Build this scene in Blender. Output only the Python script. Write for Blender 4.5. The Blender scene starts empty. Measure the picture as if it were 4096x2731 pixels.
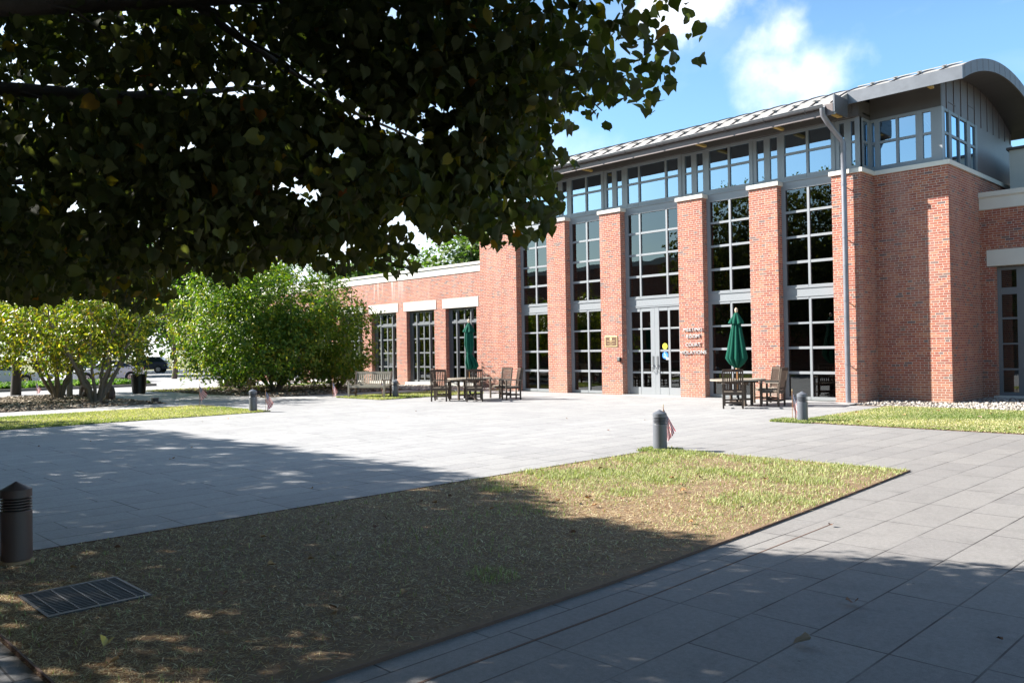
import bpy, math, random
import numpy as np
from mathutils import Vector, Matrix
C = bpy.context.scene
COL = C.collection
R_ = math.radians
PI = math.pi
rnd = random.Random(7)

# ------------------------------------------------------------ camera
FPX, CX, CY, H = 3297.0, 2048.0, 1365.5, 1.65
roll, pitch, yaw = 0.0163, math.atan(36.5/3297.0), R_(44.6)
d0 = np.array([-math.cos(yaw), math.sin(yaw), 0]); r0 = np.array([math.sin(yaw), math.cos(yaw), 0]); u0 = np.array([0, 0, 1.0])
cd = d0*math.cos(pitch)+u0*math.sin(pitch); cu = -d0*math.sin(pitch)+u0*math.cos(pitch)
cR = r0*math.cos(roll)-cu*math.sin(roll); cU = r0*math.sin(roll)+cu*math.cos(roll)
cam = bpy.data.cameras.new('camera'); co = bpy.data.objects.new('camera', cam); COL.objects.link(co)
cam.sensor_width = 36; cam.sensor_fit = 'HORIZONTAL'; cam.lens = 36*FPX/4096; cam.clip_end = 2000; cam.clip_start = .05
co.matrix_world = Matrix(((cR[0], cU[0], -cd[0], 0), (cR[1], cU[1], -cd[1], 0), (cR[2], cU[2], -cd[2], H), (0, 0, 0, 1)))
C.camera = co
C.render.resolution_x = 1024; C.render.resolution_y = 682
C.cycles.transparent_max_bounces = 24; C.cycles.max_bounces = 10
C.view_settings.view_transform = 'Standard'; C.view_settings.look = 'None'
C.view_settings.exposure = 1.64; C.view_settings.gamma = 1

# ------------------------------------------------------------ light
EL = R_(33.6)
sun_dir = Vector((-.848*math.cos(EL), -.530*math.cos(EL), math.sin(EL)))   # towards the sun
SUN_AZ = math.atan2(sun_dir.x, sun_dir.y)
sl = bpy.data.lights.new('sun', 'SUN'); sl.energy = 5.0; sl.angle = R_(.53); sl.color = (1, .955, .89)
so = bpy.data.objects.new('sun', sl); COL.objects.link(so)
so.rotation_euler = (-sun_dir).to_track_quat('-Z', 'Y').to_euler()
W = bpy.data.worlds.new('World'); C.world = W; W.use_nodes = True
nt = W.node_tree; nt.nodes.clear()
def N(t, ty, **k):
    n = t.nodes.new(ty)
    for a, b in k.items(): setattr(n, a, b)
    return n
def L(t, a, b): t.links.new(a, b)
def Mth(t, op, a, b=None, c=None, clamp=False):
    n = N(t, 'ShaderNodeMath', operation=op, use_clamp=clamp)
    for i, v in enumerate((a, b, c)):
        if v is None: continue
        if isinstance(v, (int, float)): n.inputs[i].default_value = v
        else: L(t, v, n.inputs[i])
    return n.outputs[0]
def MixC(t, fac, a, b, mode='MIX'):
    n = N(t, 'ShaderNodeMix', data_type='RGBA', blend_type=mode)
    for s, v in ((n.inputs['Factor'], fac), (n.inputs['A'], a), (n.inputs['B'], b)):
        pass
    ia = [i for i in n.inputs if i.type == 'RGBA']; f = n.inputs[0]
    for s, v in ((f, fac), (ia[0], a), (ia[1], b)):
        if isinstance(v, (int, float)): s.default_value = v
        elif isinstance(v, tuple): s.default_value = (*v, 1) if len(v) == 3 else v
        else: L(t, v, s)
    return [o for o in n.outputs if o.type == 'RGBA'][0]
sky = N(nt, 'ShaderNodeTexSky', sky_type='NISHITA'); sky.sun_disc = False
sky.sun_elevation = EL; sky.sun_rotation = SUN_AZ; sky.air_density = 1.0; sky.dust_density = 1.2; sky.ozone_density = 1.0
tc = N(nt, 'ShaderNodeTexCoord')
nrm = N(nt, 'ShaderNodeVectorMath', operation='NORMALIZE'); L(nt, tc.outputs['Generated'], nrm.inputs[0])
nz = N(nt, 'ShaderNodeTexNoise'); nz.inputs['Scale'].default_value = 9; nz.inputs['Detail'].default_value = 9; nz.inputs['Roughness'].default_value = .55
L(nt, nrm.outputs[0], nz.inputs['Vector'])
def blob(direction, lo, hi, amp):
    v = Vector(direction).normalized()
    d = N(nt, 'ShaderNodeVectorMath', operation='DISTANCE'); L(nt, nrm.outputs[0], d.inputs[0]); d.inputs[1].default_value = v
    # distance falls inside the cloud; the noise ragged edge
    s = Mth(nt, 'ADD', d.outputs['Value'], Mth(nt, 'MULTIPLY', Mth(nt, 'SUBTRACT', nz.outputs['Fac'], .5), amp))
    m = N(nt, 'ShaderNodeMapRange', interpolation_type='SMOOTHSTEP'); m.inputs[1].default_value = hi; m.inputs[2].default_value = lo
    L(nt, s, m.inputs[0]); return m.outputs[0]
clouds = None
for dr, lo, hi, am in (((-.43, .855, .288), -.04, .058, .24), ((-.40, .865, .295), -.04, .05, .22), ((-.425, .845, .335), -.04, .035, .22), ((-.52, .76, .44), .0, .09, .36),
                       ((-.24, .86, .45), .0, .08, .3), ((-.9, .42, .12), .1, .45, .5), ((-.8, -.55, .62), .0, .32, .7)):
    b = blob(dr, lo, hi, am)
    clouds = b if clouds is None else Mth(nt, 'MAXIMUM', clouds, b)
n2 = N(nt, 'ShaderNodeTexNoise'); n2.inputs['Scale'].default_value = 3.2; n2.inputs['Detail'].default_value = 8; n2.inputs['Distortion'].default_value = .6
mp = N(nt, 'ShaderNodeMapping'); mp.inputs['Scale'].default_value = (1, 1, 2.2); L(nt, nrm.outputs[0], mp.inputs[0]); L(nt, mp.outputs[0], n2.inputs['Vector'])
thin = N(nt, 'ShaderNodeMapRange'); L(nt, n2.outputs['Fac'], thin.inputs[0]); thin.inputs[1].default_value = .52; thin.inputs[2].default_value = .8; thin.inputs[4].default_value = .3
clouds = Mth(nt, 'MULTIPLY', Mth(nt, 'MAXIMUM', clouds, thin.outputs[0]), .78)
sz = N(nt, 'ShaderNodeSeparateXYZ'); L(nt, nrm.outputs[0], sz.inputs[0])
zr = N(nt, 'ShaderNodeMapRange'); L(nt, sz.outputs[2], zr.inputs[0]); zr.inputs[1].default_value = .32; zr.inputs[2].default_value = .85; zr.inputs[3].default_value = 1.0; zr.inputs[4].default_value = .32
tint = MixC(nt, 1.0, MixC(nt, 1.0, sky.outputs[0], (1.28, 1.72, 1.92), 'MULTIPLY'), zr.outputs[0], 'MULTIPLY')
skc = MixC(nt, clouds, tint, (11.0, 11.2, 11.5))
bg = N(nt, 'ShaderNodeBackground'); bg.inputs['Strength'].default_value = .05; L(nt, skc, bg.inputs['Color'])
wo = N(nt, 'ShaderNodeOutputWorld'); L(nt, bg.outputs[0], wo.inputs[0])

# ------------------------------------------------------------ materials
def mat(name):
    m = bpy.data.materials.new(name); m.use_nodes = True
    t = m.node_tree; b = t.nodes['Principled BSDF']; return m, t, b
def simple(name, col, rough=.6, metal=0, var=.12, scale=6, bump=0, spec=.5):
    m, t, b = mat(name)
    b.inputs['Roughness'].default_value = rough; b.inputs['Metallic'].default_value = metal; b.inputs['Specular IOR Level'].default_value = spec
    tc = N(t, 'ShaderNodeTexCoord'); n = N(t, 'ShaderNodeTexNoise'); n.inputs['Scale'].default_value = scale; n.inputs['Detail'].default_value = 6
    L(t, tc.outputs['Object'], n.inputs['Vector'])
    c = MixC(t, n.outputs['Fac'], tuple(x*(1-var) for x in col), tuple(min(1, x*(1+var)) for x in col)); L(t, c, b.inputs['Base Color'])
    if bump:
        bp = N(t, 'ShaderNodeBump'); bp.inputs['Strength'].default_value = bump; bp.inputs['Distance'].default_value = .01
        n3 = N(t, 'ShaderNodeTexNoise'); n3.inputs['Scale'].default_value = scale*8; n3.inputs['Detail'].default_value = 4; L(t, tc.outputs['Object'], n3.inputs['Vector'])
        L(t, n3.outputs['Fac'], bp.inputs['Height']); L(t, bp.outputs[0], b.inputs['Normal'])
    return m
def wall_uv(t):
    g = N(t, 'ShaderNodeNewGeometry'); tc = N(t, 'ShaderNodeTexCoord')
    s = N(t, 'ShaderNodeSeparateXYZ'); L(t, tc.outputs['Object'], s.inputs[0])
    n = N(t, 'ShaderNodeSeparateXYZ'); L(t, g.outputs['True Normal'], n.inputs[0])
    isx = Mth(t, 'GREATER_THAN', Mth(t, 'ABSOLUTE', n.outputs[0]), .5)
    u = Mth(t, 'ADD', Mth(t, 'MULTIPLY', s.outputs[1], isx), Mth(t, 'MULTIPLY', s.outputs[0], Mth(t, 'SUBTRACT', 1, isx)))
    c = N(t, 'ShaderNodeCombineXYZ'); L(t, u, c.inputs[0]); L(t, s.outputs[2], c.inputs[1])
    return c.outputs[0], s, tc
def brick_mat(name, stains=False):
    m, t, b = mat(name)
    uv, s, tc = wall_uv(t)
    br = N(t, 'ShaderNodeTexBrick'); L(t, uv, br.inputs['Vector']); br.offset = .5; br.squash_frequency = 5; br.squash = .52; br.offset_frequency = 2
    for k, v in (('Scale', 1), ('Mortar Size', .0056), ('Mortar Smooth', .1), ('Brick Width', .213), ('Row Height', .0677), ('Bias', 0)): br.inputs[k].default_value = v
    br.inputs['Color1'].default_value = (0, 0, 0, 1); br.inputs['Color2'].default_value = (1, 1, 1, 1); br.inputs['Mortar'].default_value = (.5, .5, .5, 1)
    ramp = N(t, 'ShaderNodeValToRGB'); L(t, br.outputs['Color'], ramp.inputs[0]); cr = ramp.color_ramp; cr.interpolation = 'CONSTANT'
    cols = [(0, (.36, .115, .06)), (.18, (.28, .074, .045)), (.40, (.32, .09, .054)), (.58, (.23, .06, .042)), (.72, (.40, .155, .085)), (.82, (.22, .095, .07)), (.89, (.33, .10, .06)), (.945, (.10, .085, .09)), (.985, (.14, .105, .09))]
    while len(cr.elements) < len(cols): cr.elements.new(.5)
    for e, (p, c) in zip(cr.elements, cols): e.position = p; e.color = (*c, 1)
    n = N(t, 'ShaderNodeTexNoise'); n.inputs['Scale'].default_value = 22; n.inputs['Detail'].default_value = 5; L(t, tc.outputs['Object'], n.inputs['Vector'])
    n2 = N(t, 'ShaderNodeTexNoise'); n2.inputs['Scale'].default_value = .8; n2.inputs['Detail'].default_value = 4; L(t, tc.outputs['Object'], n2.inputs['Vector'])
    c = MixC(t, .45, ramp.outputs[0], MixC(t, n.outputs['Fac'], (.25, .25, .25), (.75, .75, .75)), 'OVERLAY')
    c = MixC(t, Mth(t, 'MULTIPLY', n2.outputs['Fac'], .4), c, (.34, .14, .10))
    zb = N(t, 'ShaderNodeMapRange'); L(t, Mth(t, 'ADD', s.outputs[2], Mth(t, 'MULTIPLY', n2.outputs['Fac'], 1.2)), zb.inputs[0]); zb.inputs[1].default_value = 1.7; zb.inputs[2].default_value = .7; zb.inputs[4].default_value = .35
    c = MixC(t, zb.outputs[0], c, (.30, .20, .13))
    sr = N(t, 'ShaderNodeMapping'); sr.inputs['Scale'].default_value = (1.6, 1.6, .22); L(t, tc.outputs['Object'], sr.inputs[0]); sn = N(t, 'ShaderNodeTexNoise'); sn.inputs['Scale'].default_value = 1.3; sn.inputs['Detail'].default_value = 6; L(t, sr.outputs[0], sn.inputs['Vector'])
    sm_ = N(t, 'ShaderNodeMapRange'); L(t, sn.outputs['Fac'], sm_.inputs[0]); sm_.inputs[1].default_value = .5; sm_.inputs[2].default_value = .8; sm_.inputs[4].default_value = .45
    c = MixC(t, br.outputs['Fac'], c, (.48, .41, .35)); c = MixC(t, sm_.outputs[0], c, (.48, .30, .24))
    if stains:
        # white efflorescence runs under the coping
        mpn = N(t, 'ShaderNodeMapping'); mpn.inputs['Scale'].default_value = (4.2, 1, .35); L(t, tc.outputs['Object'], mpn.inputs[0])
        e = N(t, 'ShaderNodeTexNoise'); e.inputs['Scale'].default_value = 1; e.inputs['Detail'].default_value = 5; L(t, mpn.outputs[0], e.inputs['Vector'])
        a = N(t, 'ShaderNodeMapRange'); L(t, e.outputs['Fac'], a.inputs[0]); a.inputs[1].default_value = .55; a.inputs[2].default_value = .7
        z = N(t, 'ShaderNodeMapRange'); L(t, s.outputs[2], z.inputs[0]); z.inputs[1].default_value = 4.15; z.inputs[2].default_value = 5.1
        x = N(t, 'ShaderNodeMapRange'); L(t, s.outputs[0], x.inputs[0]); x.inputs[1].default_value = -32.2; x.inputs[2].default_value = -33.8
        f = Mth(t, 'MULTIPLY', Mth(t, 'MULTIPLY', a.outputs[0], z.outputs[0]), Mth(t, 'MULTIPLY', x.outputs[0], .75))
        c = MixC(t, f, c, (.72, .68, .66))
    L(t, c, b.inputs['Base Color']); b.inputs['Roughness'].default_value = .85; b.inputs['Specular IOR Level'].default_value = .3
    bp = N(t, 'ShaderNodeBump'); bp.inputs['Strength'].default_value = .6; bp.inputs['Distance'].default_value = .006; bp.invert = True
    L(t, br.outputs['Fac'], bp.inputs['Height']); L(t, bp.outputs[0], b.inputs['Normal'])
    return m
def paving_mat(name, base, width=1.12, row=.435, joint=.0068, sw=False, off=(0, 0), dark=(.035, .03, .028), near_tone=None):
    m, t, b = mat(name)
    tc = N(t, 'ShaderNodeTexCoord'); s = N(t, 'ShaderNodeSeparateXYZ'); L(t, tc.outputs['Object'], s.inputs[0])
    c = N(t, 'ShaderNodeCombineXYZ'); L(t, Mth(t, 'ADD', s.outputs[0 if sw else 1], off[1]), c.inputs[0]); L(t, Mth(t, 'ADD', s.outputs[1 if sw else 0], off[0]), c.inputs[1])
    w = N(t, 'ShaderNodeTexNoise'); w.inputs['Scale'].default_value = .35
    br = N(t, 'ShaderNodeTexBrick'); L(t, c.outputs[0], br.inputs['Vector']); br.offset = .37; br.offset_frequency = 3; br.squash = .62; br.squash_frequency = 3
    for k, v in (('Scale', 1), ('Mortar Size', joint), ('Mortar Smooth', .25), ('Brick Width', width), ('Row Height', row), ('Bias', 0)): br.inputs[k].default_value = v
    br.inputs['Color1'].default_value = (.92, .92, .925, 1); br.inputs['Color2'].default_value = (1.05, 1.048, 1.04, 1); br.inputs['Mortar'].default_value = (1, 1, 1, 1)
    n = N(t, 'ShaderNodeTexNoise'); n.inputs['Scale'].default_value = .55; n.inputs['Detail'].default_value = 7; n.inputs['Roughness'].default_value = .6; L(t, tc.outputs['Object'], n.inputs['Vector'])
    sp = N(t, 'ShaderNodeTexNoise'); sp.inputs['Scale'].default_value = 170; sp.inputs['Detail'].default_value = 3; L(t, tc.outputs['Object'], sp.inputs['Vector'])
    col = MixC(t, n.outputs['Fac'], tuple(x*.84 for x in base), tuple(x*1.12 for x in base))
    if near_tone is not None:   # colour grades to a darker tone towards the near path
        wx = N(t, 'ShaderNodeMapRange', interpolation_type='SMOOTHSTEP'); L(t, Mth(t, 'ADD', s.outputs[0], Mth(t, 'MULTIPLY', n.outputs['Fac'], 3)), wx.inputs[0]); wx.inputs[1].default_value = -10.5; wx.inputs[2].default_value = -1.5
        col = MixC(t, wx.outputs[0], col, MixC(t, n.outputs['Fac'], tuple(x*.84 for x in near_tone), tuple(x*1.12 for x in near_tone)))
    spk = N(t, 'ShaderNodeMapRange'); L(t, sp.outputs['Fac'], spk.inputs[0]); spk.inputs[1].default_value = .3; spk.inputs[2].default_value = .7; spk.inputs[3].default_value = .82; spk.inputs[4].default_value = 1.16
    col = MixC(t, 1.0, col, spk.outputs[0], 'MULTIPLY'); col = MixC(t, 1.0, col, br.outputs['Color'], 'MULTIPLY')
    s2 = N(t, 'ShaderNodeTexNoise'); s2.inputs['Scale'].default_value = 38; s2.inputs['Detail'].default_value = 6; s2.inputs['Roughness'].default_value = .7; L(t, tc.outputs['Object'], s2.inputs['Vector'])
    sk2 = N(t, 'ShaderNodeMapRange'); L(t, s2.outputs['Fac'], sk2.inputs[0]); sk2.inputs[1].default_value = .35; sk2.inputs[2].default_value = .65; sk2.inputs[3].default_value = .86; sk2.inputs[4].default_value = 1.12; col = MixC(t, 1.0, col, sk2.outputs[0], 'MULTIPLY')
    s3 = N(t, 'ShaderNodeTexNoise'); s3.inputs['Scale'].default_value = 2.6; s3.inputs['Detail'].default_value = 8; s3.inputs['Roughness'].default_value = .65; L(t, tc.outputs['Object'], s3.inputs['Vector'])
    sk3 = N(t, 'ShaderNodeMapRange'); L(t, s3.outputs['Fac'], sk3.inputs[0]); sk3.inputs[1].default_value = .52; sk3.inputs[2].default_value = .72; sk3.inputs[3].default_value = 1; sk3.inputs[4].default_value = .84; col = MixC(t, 1.0, col, sk3.outputs[0], 'MULTIPLY')
    v = N(t, 'ShaderNodeTexVoronoi'); v.inputs['Scale'].default_value = 3.5; L(t, tc.outputs['Object'], v.inputs['Vector'])
    dots = Mth(t, 'MULTIPLY', Mth(t, 'LESS_THAN', v.outputs['Distance'], .035), .55); col = MixC(t, dots, col, (.05, .04, .035))
    # the joints open and close along the slabs
    jn = N(t, 'ShaderNodeTexNoise'); jn.inputs['Scale'].default_value = 1.3; L(t, tc.outputs['Object'], jn.inputs['Vector'])
    jf = N(t, 'ShaderNodeMapRange'); L(t, jn.outputs['Fac'], jf.inputs[0]); jf.inputs[1].default_value = .35; jf.inputs[2].default_value = .6; jf.inputs[3].default_value = .3
    col = MixC(t, Mth(t, 'MULTIPLY', br.outputs['Fac'], jf.outputs[0]), col, dark)
    L(t, col, b.inputs['Base Color']); b.inputs['Roughness'].default_value = .7; b.inputs['Specular IOR Level'].default_value = .35
    bp = N(t, 'ShaderNodeBump'); bp.inputs['Strength'].default_value = .35; bp.inputs['Distance'].default_value = .01
    h = Mth(t, 'SUBTRACT', Mth(t, 'MULTIPLY', sp.outputs['Fac'], .2), br.outputs['Fac']); L(t, h, bp.inputs['Height']); L(t, bp.outputs[0], b.inputs['Normal'])
    return m
def leaf_mat(name, stops, trans=.45, rough=.45):
    m, t, b = mat(name)
    a = N(t, 'ShaderNodeAttribute'); a.attribute_name = 'v'
    r = N(t, 'ShaderNodeValToRGB'); L(t, a.outputs['Fac'], r.inputs[0]); cr = r.color_ramp
    while len(cr.elements) < len(stops): cr.elements.new(.5)
    for e, (p, c) in zip(cr.elements, stops): e.position = p; e.color = (*c, 1)
    b.inputs['Roughness'].default_value = rough; L(t, r.outputs[0], b.inputs['Base Color']); b.inputs['Specular IOR Level'].default_value = .28
    tr = N(t, 'ShaderNodeBsdfTranslucent')
    hs = MixC(t, 1.0, r.outputs[0], (1.5, 1.9, .55), 'MULTIPLY'); L(t, hs, tr.inputs['Color'])
    mx = N(t, 'ShaderNodeMixShader'); mx.inputs[0].default_value = trans; L(t, b.outputs[0], mx.inputs[1]); L(t, tr.outputs[0], mx.inputs[2])
    L(t, mx.outputs[0], t.nodes['Material Output'].inputs[0]); return m
def attr_mat(name, stops, rough=.8, trans=0):
    m = leaf_mat(name, stops, trans, rough); return m
def glass_mat(name, tint=(.30, .34, .34), add=.06, mul=1.5, rc=(.92, .97, 1)):
    m, t, b = mat(name); t.nodes.remove(b)
    tr = N(t, 'ShaderNodeBsdfTransparent'); tr.inputs[0].default_value = (*tint, 1)
    g = N(t, 'ShaderNodeBsdfGlossy'); g.inputs['Roughness'].default_value = .004; g.inputs['Color'].default_value = (*rc, 1)
    tc = N(t, 'ShaderNodeTexCoord'); n = N(t, 'ShaderNodeTexNoise'); n.inputs['Scale'].default_value = 1.1; n.inputs['Detail'].default_value = 1; L(t, tc.outputs['Object'], n.inputs['Vector'])
    bp = N(t, 'ShaderNodeBump'); bp.inputs['Strength'].default_value = .12; bp.inputs['Distance'].default_value = .02; L(t, n.outputs['Fac'], bp.inputs['Height']); L(t, bp.outputs[0], g.inputs['Normal'])
    f = N(t, 'ShaderNodeFresnel'); f.inputs['IOR'].default_value = 1.5
    fac = Mth(t, 'MULTIPLY_ADD', f.outputs[0], mul, add, clamp=True)
    mx = N(t, 'ShaderNodeMixShader'); L(t, fac, mx.inputs[0]); L(t, tr.outputs[0], mx.inputs[1]); L(t, g.outputs[0], mx.inputs[2])
    L(t, mx.outputs[0], t.nodes['Material Output'].inputs[0]); return m
def wood_mat(name, c1, c2, axis_scale=(18, 18, 3)):
    m, t, b = mat(name); tc = N(t, 'ShaderNodeTexCoord'); mpn = N(t, 'ShaderNodeMapping'); mpn.inputs['Scale'].default_value = axis_scale; L(t, tc.outputs['Object'], mpn.inputs[0])
    n = N(t, 'ShaderNodeTexNoise'); n.inputs['Scale'].default_value = 2; n.inputs['Detail'].default_value = 6; L(t, mpn.outputs[0], n.inputs['Vector'])
    L(t, MixC(t, n.outputs['Fac'], c1, c2), b.inputs['Base Color']); b.inputs['Roughness'].default_value = .8; b.inputs['Specular IOR Level'].default_value = .25; return m

M = {}
M['brick'] = brick_mat('brick'); M['brick_wing'] = brick_mat('brick_wing', True)
M['stone'] = simple('limestone', (.62, .59, .53), .85, var=.08, scale=2, bump=.2)
M['frame'] = simple('grey_painted_metal', (.235, .25, .265), .45, var=.04, scale=1.5)
M['frame_dark'] = simple('dark_grey_painted_metal', (.135, .145, .155), .45, var=.05, scale=1.5)
M['zinc'] = simple('zinc_sheet', (.125, .098, .095), .5, metal=.25, var=.22, scale=1.6, bump=.05)
M['zinc_roof'] = simple('zinc_roof', (.34, .325, .305), .55, metal=.0, var=.07, scale=1.1)
M['gutter'] = simple('gutter_zinc', (.15, .153, .165), .4, metal=.5, var=.25, scale=4)
M['pipe'] = simple('pipe_zinc', (.21, .21, .235), .4, metal=.4, var=.3, scale=3)
M['soffit'] = simple('dark_soffit', (.085, .075, .07), .6, var=.2, scale=1.5)
M['glass'] = glass_mat('window_glass', (.18, .21, .21), .05, 1.25)
M['glass_high'] = glass_mat('clerestory_glass', (.22, .26, .3), .26, 2.4, (.66, .84, 1))
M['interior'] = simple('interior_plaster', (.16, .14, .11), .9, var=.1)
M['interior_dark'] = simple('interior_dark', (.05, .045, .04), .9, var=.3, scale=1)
M['plaza'] = paving_mat('granite_paving', (.345, .342, .342), near_tone=(.235, .223, .213))
M['concrete'] = paving_mat('concrete_walk', (.42, .41, .40), 1.5, 1.35, .008, True)
M['asphalt'] = simple('asphalt', (.30, .30, .31), .85, var=.15, scale=1.2, bump=.3)
M['kerb'] = simple('granite_kerb', (.26, .25, .24), .85, var=.25, scale=5)
M['soil'] = simple('dry_soil', (.19, .125, .07), .95, var=.35, scale=5, bump=.6)
M['mulch'] = simple('mulch_soil', (.13, .10, .08), .95, var=.4, scale=9, bump=.7)
M['lawn_soil'] = simple('lawn_soil', (.17, .17, .06), .95, var=.35, scale=5, bump=.6)
M['rust'] = simple('rusty_steel', (.11, .06, .04), .8, var=.3, scale=9)
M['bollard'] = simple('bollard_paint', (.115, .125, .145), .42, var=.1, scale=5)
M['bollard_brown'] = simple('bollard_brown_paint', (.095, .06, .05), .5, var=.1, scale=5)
M['footing'] = simple('footing_concrete', (.36, .22, .12), .9, var=.25, scale=12)
M['black'] = simple('black_metal', (.012, .012, .013), .38, var=.1)
M['steel'] = simple('brushed_steel', (.45, .46, .48), .3, metal=.9, var=.1)
M['grate'] = simple('grate_steel', (.06, .06, .062), .55, metal=.3, var=.3, scale=20)
M['brass'] = simple('brass', (.62, .47, .25), .45, metal=.3, var=.1)
M['plaque'] = simple('plaque_bronze', (.12, .06, .03), .5, var=.1)
M['letter'] = simple('letter_metal', (.55, .55, .55), .4, metal=.2, var=.04)
M['green'] = simple('green_canvas', (.006, .075, .05), .85, var=.12, scale=7, spec=.15)
M['teak'] = wood_mat('weathered_dark_teak', (.055, .042, .034), (.13, .098, .075))
M['teak_red'] = wood_mat('teak_slat', (.045, .032, .026), (.10, .065, .048))
M['teak_grey'] = wood_mat('silvery_teak', (.24, .215, .17), (.42, .385, .32))
M['teak_top'] = wood_mat('tabletop_teak', (.20, .17, .135), (.36, .31, .255))
M['pole_wood'] = simple('varnished_wood', (.36, .17, .06), .4, var=.15, scale=20)
M['finial'] = simple('finial_wood', (.55, .42, .3), .5)
M['bark'] = simple('bark', (.12, .088, .07), .9, var=.35, scale=9, bump=.8)
M['bark_dark'] = simple('dark_bark', (.035, .028, .022), .9, var=.3, scale=9, bump=.6)
M['bark_grey'] = simple('grey_bark', (.17, .15, .12), .9, var=.35, scale=9, bump=.6)
M['yellow_sticker'] = simple('yellow_sticker', (.75, .7, .06), .5, var=.02)
M['blue_sticker'] = simple('blue_sticker', (.03, .22, .75), .5, var=.02)
M['white'] = simple('white_paper', (.8, .8, .8), .6, var=.02)
M['ochre'] = simple('ochre_wood', (.42, .28, .08), .7, var=.1)
M['car_white'] = simple('white_car_paint', (.75, .76, .78), .25, var=.01); M['car_dark'] = simple('slate_car_paint', (.03, .04, .06), .2, var=.01)
M['car_blue'] = simple('blue_car_paint', (.02, .06, .16), .2, var=.01); M['car_silver'] = simple('silver_car_paint', (.4, .42, .44), .25, metal=.4, var=.01)
M['car_glass'] = simple('car_glass', (.015, .02, .025), .08, var=.01); M['tyre'] = simple('tyre', (.015, .015, .015), .8); M['rim'] = simple('rim', (.5, .5, .52), .3, metal=.7)
M['tail'] = simple('tail_lamp', (.5, .01, .015), .2, var=.02); M['headl'] = simple('head_lamp', (.7, .72, .75), .1, var=.02)
M['linden'] = leaf_mat('linden_leaf', [(0, (.040, .048, .016)), (.45, (.080, .082, .030)), (.8, (.12, .11, .050)), (.955, (.15, .15, .05)), (.965, (.22, .16, .015)), (.99, (.26, .18, .02)), (1, (.25, .07, .015))], .38, .65)
M['linden_lit'] = leaf_mat('backlit_linden_leaf', [(0, (.03, .05, .01)), (.6, (.055, .085, .016)), (.95, (.09, .12, .02)), (1, (.28, .2, .02))], .5, .6)  # greener copy of the linden leaf, its backlit look put into the colour
M['magnolia'] = leaf_mat('magnolia_leaf', [(0, (.035, .085, .014)), (.4, (.085, .15, .02)), (.75, (.18, .22, .028)), (.9, (.33, .31, .035)), (.975, (.36, .20, .03)), (1, (.30, .12, .03))], .36, .34)
M['magnolia_yellow'] = leaf_mat('turning_magnolia_leaf', [(0, (.04, .08, .014)), (.3, (.10, .15, .022)), (.55, (.22, .23, .03)), (.8, (.42, .34, .04)), (.93, (.42, .22, .035)), (1, (.33, .12, .03))], .36, .34)
M['far_leaf'] = leaf_mat('far_leaf', [(0, (.02, .045, .01)), (.6, (.045, .085, .015)), (1, (.11, .13, .025))], .3, .5)
M['pale_leaf'] = leaf_mat('pale_leaf', [(0, (.05, .085, .02)), (.6, (.09, .14, .035)), (1, (.17, .19, .05))], .35, .5)
M['dry_grass'] = attr_mat('dry_grass', [(0, (.16, .08, .04)), (.32, (.33, .20, .10)), (.56, (.62, .48, .29)), (.73, (.82, .74, .52)), (.77, (.44, .44, .23)), (1, (.22, .26, .10))], .8, .2)
M['grass'] = attr_mat('green_grass', [(0, (.12, .18, .05)), (.45, (.20, .25, .09)), (.75, (.33, .32, .16)), (1, (.54, .47, .28))], .7, .25)
M['ground_cover'] = attr_mat('ground_cover', [(0, (.06, .13, .03)), (.7, (.13, .22, .05)), (1, (.35, .40, .25))], .7, .25)
M['pebble'] = attr_mat('river_stone', [(0, (.20, .17, .14)), (.5, (.34, .31, .27)), (1, (.52, .49, .45))], .8, 0)
M['chip'] = attr_mat('wood_chip', [(0, (.07, .05, .035)), (.5, (.17, .13, .09)), (.85, (.32, .27, .2)), (1, (.50, .45, .38))], .9, 0)
M['litter_tan'] = simple('dry_leaf_tan', (.42, .24, .10), .8, var=.2); M['litter_yellow'] = simple('dry_leaf_yellow', (.55, .40, .04), .6, var=.1); M['litter_brown'] = simple('dry_leaf_brown', (.20, .09, .045), .8, var=.2)
M['litter_pale'] = simple('dry_leaf_pale', (.42, .31, .21), .8, var=.1)
def flag_mat():
    m, t, b = mat('flag_cloth'); uv = N(t, 'ShaderNodeUVMap'); s = N(t, 'ShaderNodeSeparateXYZ'); L(t, uv.outputs[0], s.inputs[0])
    st = Mth(t, 'LESS_THAN', Mth(t, 'FRACT', Mth(t, 'MULTIPLY', Mth(t, 'SUBTRACT', 1, s.outputs[1]), 6.5)), .5)
    c = MixC(t, st, (.8, .76, .74), (.42, .02, .04))
    cu = Mth(t, 'LESS_THAN', s.outputs[0], .4); cv = Mth(t, 'GREATER_THAN', s.outputs[1], .4615)
    gx = Mth(t, 'SUBTRACT', Mth(t, 'FRACT', Mth(t, 'MULTIPLY', s.outputs[0], 15)), .5); gy = Mth(t, 'SUBTRACT', Mth(t, 'FRACT', Mth(t, 'MULTIPLY', s.outputs[1], 9.3)), .5)
    star = Mth(t, 'LESS_THAN', Mth(t, 'ADD', Mth(t, 'MULTIPLY', gx, gx), Mth(t, 'MULTIPLY', gy, gy)), .08)
    cc = MixC(t, star, (.02, .03, .12), (.8, .8, .8)); c = MixC(t, Mth(t, 'MULTIPLY', cu, cv), c, cc)
    L(t, c, b.inputs['Base Color']); b.inputs['Roughness'].default_value = .8
    tr = N(t, 'ShaderNodeBsdfTranslucent'); L(t, c, tr.inputs['Color']); mx = N(t, 'ShaderNodeMixShader'); mx.inputs[0].default_value = .3
    L(t, b.outputs[0], mx.inputs[1]); L(t, tr.outputs[0], mx.inputs[2]); L(t, mx.outputs[0], t.nodes['Material Output'].inputs[0]); return m
M['flag'] = flag_mat()

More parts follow.
